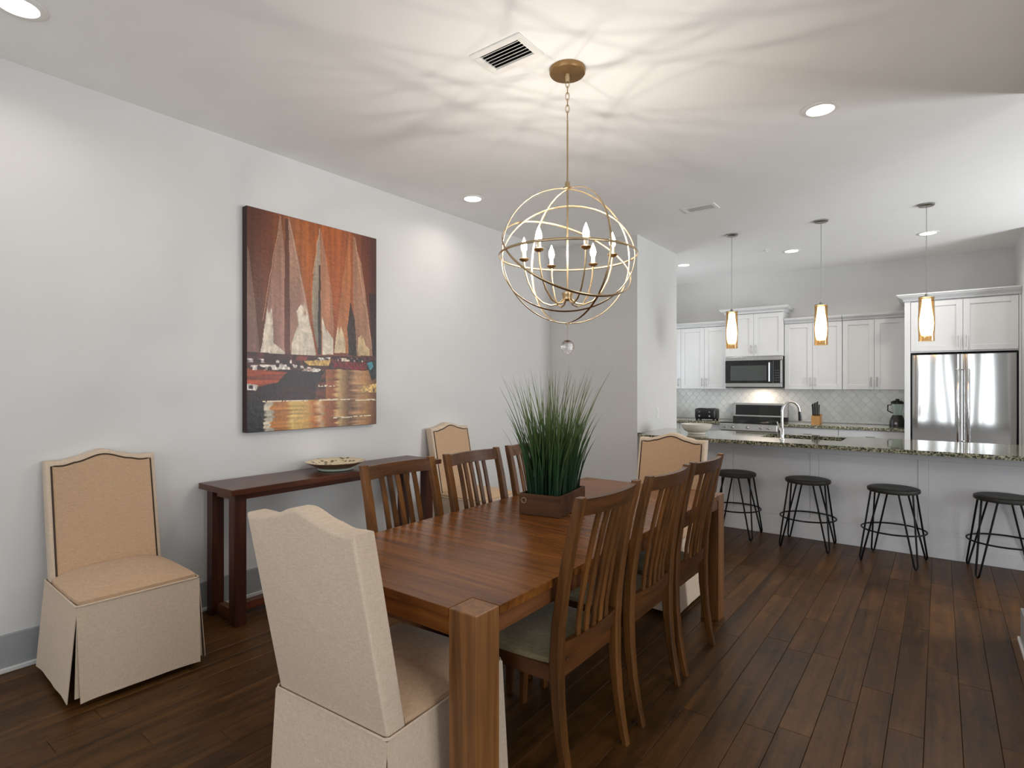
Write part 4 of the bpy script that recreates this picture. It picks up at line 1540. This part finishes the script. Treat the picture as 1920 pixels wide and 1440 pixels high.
d1 = curved_door(-0.462, -0.0035, 0.66, 1.772, 'door')
d2_ = curved_door(0.0035, 0.45, 0.66, 1.772, 'door')
dz = curved_door(-0.462, 0.45, 0.06, 0.65, 'freezer_drawer')
for p, hx_ in ((d1, -0.045), (d2_, 0.045)):
    bm = B()
    tube(bm, [(hx_, 0.0, 1.60), (hx_, -0.05, 1.60), (hx_, -0.058, 1.585), (hx_, -0.058, 1.2), (hx_, -0.058, 0.80), (hx_, -0.05, 0.785), (hx_, 0.0, 0.785)], 0.011, 12)
    obj('handle', bm, M_chrome, p, True)
bm = B(); tube(bm, [(-0.35, 0, 0.56), (-0.35, -0.055, 0.56), (0.34, -0.055, 0.56), (0.34, 0, 0.56)], 0.011, 10); obj('handle', bm, M_chrome, dz, True)

# over-range microwave
t = thing('microwave', 'black and steel over-the-range microwave under the raised cabinet', 'microwave', (-2.11, 8.44, 0))
bm = B(); box(bm, -0.386, 0.386, 0.012, YF - 8.44 - 0.002, 1.383, 1.825, 0.003); obj('body', bm, M_black, t)
bm = B(); box(bm, -0.386, 0.386, -0.004, 0.012, 1.772, 1.825, 0.002); tg = obj('vent_strip', bm, M_steel, t)
for k in range(6):
    bm = B(); box(bm, -0.09 + k * 0.035, -0.07 + k * 0.035, -0.006, -0.004, 1.79, 1.80); obj('vent_slot', bm, M_chrome, tg)
bm = B(); box(bm, -0.386, 0.265, -0.004, 0.012, 1.452, 1.768, 0.003); dr = obj('door', bm, M_bglass, t)
bm = B(); box(bm, -0.31, 0.175, -0.007, -0.004, 1.485, 1.70, 0.001); obj('door_window', bm, M_wglass, dr)
bm = B(); tube(bm, [(0.222, -0.004, 1.735), (0.222, -0.045, 1.735), (0.222, -0.045, 1.475), (0.222, -0.004, 1.475)], 0.009, 10); obj('handle', bm, M_chrome, dr, True)
bm = B(); box(bm, 0.268, 0.355, -0.004, 0.012, 1.452, 1.768, 0.002); kp = obj('control_panel', bm, M_bglass, t)
for r_ in range(5):
    for c_ in range(3):
        bm = B(); box(bm, 0.282 + c_ * 0.022, 0.296 + c_ * 0.022, -0.0055, -0.004, 1.48 + r_ * 0.035, 1.495 + r_ * 0.035); obj('key', bm, M_wglass, kp)
bm = B(); box(bm, 0.357, 0.380, -0.004, 0.012, 1.452, 1.768, 0.002); obj('edge_trim', bm, M_steel, t)
bm = B(); box(bm, -0.386, 0.380, -0.004, 0.012, 1.395, 1.449, 0.002); obj('bottom_strip', bm, M_steel, t)
area_light('microwave_task_light', (-2.07, 8.66, 1.378), (0, 0, 0), 0.16, 0.05, 2.2, (1.0, 0.80, 0.62))

# range
RX0, RX1, RYF = -2.485, -1.725, 8.17
t = thing('range', 'stainless steel range with black glass back panel and a row of knobs', 'stove', ((RX0 + RX1) / 2, RYF, 0))
hw = (RX1 - RX0) / 2 - 0.002
dpt = YF - RYF - 0.008
bm = B(); box(bm, -hw, hw, 0.02, dpt - 0.02, 0.05, 0.893, 0.003); obj('body', bm, M_steel, t)
bm = B(); box(bm, -hw, hw, -0.03, dpt - 0.08, 0.893, 0.905, 0.004); ck = obj('cooktop', bm, M_bglass, t)
for (x_, y_, r_) in ((-0.2, 0.13, 0.10), (0.2, 0.13, 0.08), (-0.2, 0.40, 0.075), (0.2, 0.40, 0.10)):
    bm = B(); lathe(bm, [(r_ - 0.008, 0.9052), (r_ - 0.006, 0.9062), (r_, 0.9062), (r_ + 0.002, 0.9052)], x_, y_, 32); obj('burner_ring', bm, M_wglass, ck)
bm = B(); prism(bm, [(dpt - 0.078, 0.9055), (dpt, 0.9055), (dpt, 0.957), (dpt - 0.070, 0.957)], -hw, hw, 'x', 0.002, 1); obj('lower_guard', bm, M_bglass, t)
bm = B(); prism(bm, [(dpt - 0.066, 0.958), (dpt, 0.958), (dpt, 1.155), (dpt - 0.045, 1.155)], -hw, hw, 'x', 0.003, 1); bg = obj('back_guard', bm, M_steel, t)
bm = B(); prism(bm, [(dpt - 0.0675, 0.978), (dpt - 0.060, 0.978), (dpt - 0.044, 1.128), (dpt - 0.0505, 1.128)], -hw + 0.035, hw - 0.06, 'x', 0.001, 1); obj('display', bm, M_bglass, bg)
bm = B(); prism(bm, [(-0.06, 0.80), (0.02, 0.80), (0.02, 0.892), (-0.03, 0.892), (-0.05, 0.88)], -hw, hw, 'x', 0.003, 1); cp = obj('control_panel', bm, M_steel, t)
for x_ in (-0.30, -0.20, 0.0, 0.17, 0.27):
    bm = B(); tube(bm, [(x_, -0.052, 0.842), (x_, -0.078, 0.840), (x_, -0.085, 0.839)], [0.021, 0.019, 0.015], 16); obj('knob', bm, M_chrome, cp, True)
bm = B(); box(bm, -hw, hw, -0.03, 0.019, 0.2, 0.79, 0.004); od = obj('oven_door', bm, M_steel, t)
bm = B(); box(bm, -0.24, 0.24, -0.032, -0.03, 0.34, 0.62, 0.0005); obj('oven_window', bm, M_bglass, od)
bm = B(); tube(bm, [(-0.30, -0.03, 0.72), (-0.30, -0.075, 0.72), (0.30, -0.075, 0.72), (0.30, -0.03, 0.72)], 0.011, 10); obj('handle', bm, M_chrome, od, True)
bm = B(); box(bm, -hw, hw, -0.02, 0.019, 0.06, 0.19, 0.004); obj('bottom_drawer', bm, M_steel, t)


# back counters and base cabinets
def base_run(x0, x1, units, label, ctlabel):
    for k, (a, b2, lb) in enumerate(units):
        t = thing('base_cabinet', lb, 'cabinet', (0, 0, 0), 0, 'base cabinets along the kitchen back wall')
        bm = B(); box(bm, a + 0.001, b2 - 0.001, 8.255, YF - 0.0015, 0.0, 0.864); obj('carcass', bm, M_cab, t)
        dwr = obj('drawer', (lambda q: (box(q, a + 0.003, b2 - 0.003, 8.235, 8.2545, 0.70, 0.855, 0.002), q)[1])(B()), M_cab, t)
        bar_handle(dwr, (a + b2) / 2, 0.78, 0.78, 8.235, True)
        mid = (a + b2) / 2
        for q, (c, d) in enumerate(((a + 0.002, mid), (mid, b2 - 0.002))):
            dd = shaker(c, d, 0.11, 0.695, 8.235, t)
            bar_handle(dd, d - 0.035 if q == 0 else c + 0.035, 0.54, 0.66, 8.235)
    bm = B(); box(bm, x0, x1, 8.20, YF - 0.0015, 0.866, 0.90, 0.003)
    tag(obj('back_countertop', bm, M_gran), ctlabel, 'countertop', 'back wall countertops')


base_run(-1.722, -0.334, [(-1.722, -1.03, 'pale base cabinet right of the range, below the knife block'), (-1.03, -0.334, 'pale base cabinet between the knife block and the refrigerator, below the blender')], '', 'speckled granite countertop right of the range, under the knife block and blender')
base_run(XL + 0.001, -2.488, [(XL + 0.001, -3.1, 'pale base cabinet in the left kitchen corner'), (-3.1, -2.488, 'pale base cabinet left of the range, below the toaster')], '', 'speckled granite countertop left of the range, under the toaster')

# lantern tile backsplash
bm = B(); box(bm, XL + 0.001, -0.334, YF - 0.0012, YF - 0.0003, 0.905, 1.3615)
bs = tag(obj('backsplash', bm, M_grout), 'pale grey lantern-tile backsplash between counters and wall cabinets', 'backsplash')
P_, HV = 0.106, 0.063
z0s, z1s = 0.908, 1.360


def tile_poly(cx_, cz_, xl, xr):
    pts = []
    n = 8
    for k in range(n + 1):
        v = -1 + 2 * k / n
        s_ = (1 + cos(pi * v)) / 2
        pts.append((cx_ + max(0.003, P_ / 2 * s_ - 0.0018), cz_ + v * HV * 0.97))
    for k in range(n - 1, 0, -1):
        v = -1 + 2 * k / n
        s_ = (1 + cos(pi * v)) / 2
        pts.append((cx_ - max(0.003, P_ / 2 * s_ - 0.0018), cz_ + v * HV * 0.97))
    return pts


def clip(poly, ax, lim, keep_less):
    out = []
    n = len(poly)
    for i in range(n):
        a, b_ = poly[i], poly[(i + 1) % n]
        ia = (a[ax] <= lim) if keep_less else (a[ax] >= lim)
        ib = (b_[ax] <= lim) if keep_less else (b_[ax] >= lim)
        if ia:
            out.append(a)
        if ia != ib:
            f = (lim - a[ax]) / (b_[ax] - a[ax])
            out.append((a[0] + f * (b_[0] - a[0]), a[1] + f * (b_[1] - a[1])))
    return out


row = 0
cz_ = z0s
ntile = 0
while cz_ < z1s + HV:
    cx_ = -3.70 + (P_ / 2 if row % 2 else 0)
    while cx_ < -0.30:
        poly = tile_poly(cx_, cz_, 0, 0)
        for ax, lim, kl in ((0, -3.70, False), (0, -0.336, True), (1, z0s, False), (1, z1s, True)):
            poly = clip(poly, ax, lim, kl) if poly else poly
        if len(poly) >= 3:
            xs_ = [p[0] for p in poly]; zs_ = [p[1] for p in poly]
            if (max(xs_) - min(xs_)) > 0.01 and (max(zs_) - min(zs_)) > 0.01:
                bm = B()
                try:
                    prism(bm, poly, YF - 0.0062, YF - 0.0013, 'y')
                    obj('tile', bm, M_tile, bs)
                    ntile += 1
                except Exception:
                    bm.free()
        cx_ += P_
    cz_ += HV
    row += 1

# countertop things
t = thing('toaster', 'black four-slice toaster on the counter left of the range', 'toaster', (-2.80, 8.56, 0.90))
bm = B(); box(bm, -0.155, 0.155, -0.11, 0.11, 0.012, 0.172, 0.03, 4); obj('body', bm, M_black, t, True)
for k, x_ in enumerate((-0.075, 0.075)):
    bm = B(); tube(bm, [(x_, -0.108, 0.06), (x_, -0.124, 0.06)], 0.014, 14); obj('dial', bm, M_chrome, t, True)
    bm = B(); box(bm, x_ - 0.014, x_ + 0.014, -0.128, -0.109, 0.115, 0.125, 0.002); obj('lever', bm, M_chrome, t)
    for s in (-0.025, 0.025):
        bm = B(); box(bm, x_ + s - 0.009, x_ + s + 0.009, -0.07, 0.07, 0.172, 0.1735); obj('slot', bm, M_dark, t)
for sx in (-1, 1):
    for sy in (-1, 1):
        bm = B(); box(bm, *sorted((sx * 0.14, sx * 0.11)), *sorted((sy * 0.095, sy * 0.07)), 0, 0.02); obj('foot', bm, M_black, t)

t = thing('knife_block', 'pale wooden knife block with black handled knives right of the faucet', 'knife block', (-1.33, 8.56, 0.90))
bm = B(); prism(bm, [(-0.05, 0.0), (0.09, 0.0), (0.09, 0.13), (-0.05, 0.10)], -0.055, 0.055, 'x', 0.003, 1); obj('block', bm, M_block, t)
for r_ in range(2):
    for c_ in range(4):
        if r_ == 1 and c_ == 3:
            continue
        x_ = -0.038 + c_ * 0.025
        y_ = -0.02 + r_ * 0.05
        zb = 0.104 + (y_ + 0.05) * 0.2143
        hgt = 0.15 + 0.03 * ((c_ * 7 + r_ * 3) % 3) / 2
        bm = B(); sweep_rect(bm, [(x_, y_, zb), (x_, y_ - 0.012, zb + hgt * 0.5), (x_ * 1.1, y_ - 0.022, zb + hgt)], [0.011, 0.013, 0.014], [0.018, 0.02, 0.022])
        obj('knife_handle', bm, M_black, t)

t = thing('blender', 'small blender with a black base, clear jar and black lid beside the refrigerator', 'blender', (-0.425, 8.56, 0.90))
bm = B(); tube(bm, [(0, 0, 0.0), (0, 0, 0.06), (0, 0, 0.11), (0, 0, 0.145)], [0.086, 0.082, 0.068, 0.052], 24); obj('base', bm, M_black, t, True)
bm = B(); tube(bm, [(-0.01, -0.077, 0.045), (-0.01, -0.088, 0.045)], 0.016, 14); obj('dial', bm, M_chrome, t, True)
bm = B()
pr = [(0.045, 0.146), (0.05, 0.20), (0.064, 0.285)]
lathe(bm, pr + [(r - 0.003, z) for r, z in reversed(pr)] + [pr[0]], seg=24); obj('jar', bm, M_clear, t, True)
bm = B(); lathe(bm, [(0, 0.286), (0.068, 0.286), (0.07, 0.31), (0.05, 0.325), (0.022, 0.33), (0.02, 0.35), (0, 0.352)], seg=24); obj('lid', bm, M_black, t, True)
bm = B(); tube(bm, [(-0.062, 0, 0.275), (-0.098, 0, 0.27), (-0.1, 0, 0.2), (-0.05, 0, 0.17)], 0.007, 8); obj('jar_handle', bm, M_black, t, True)
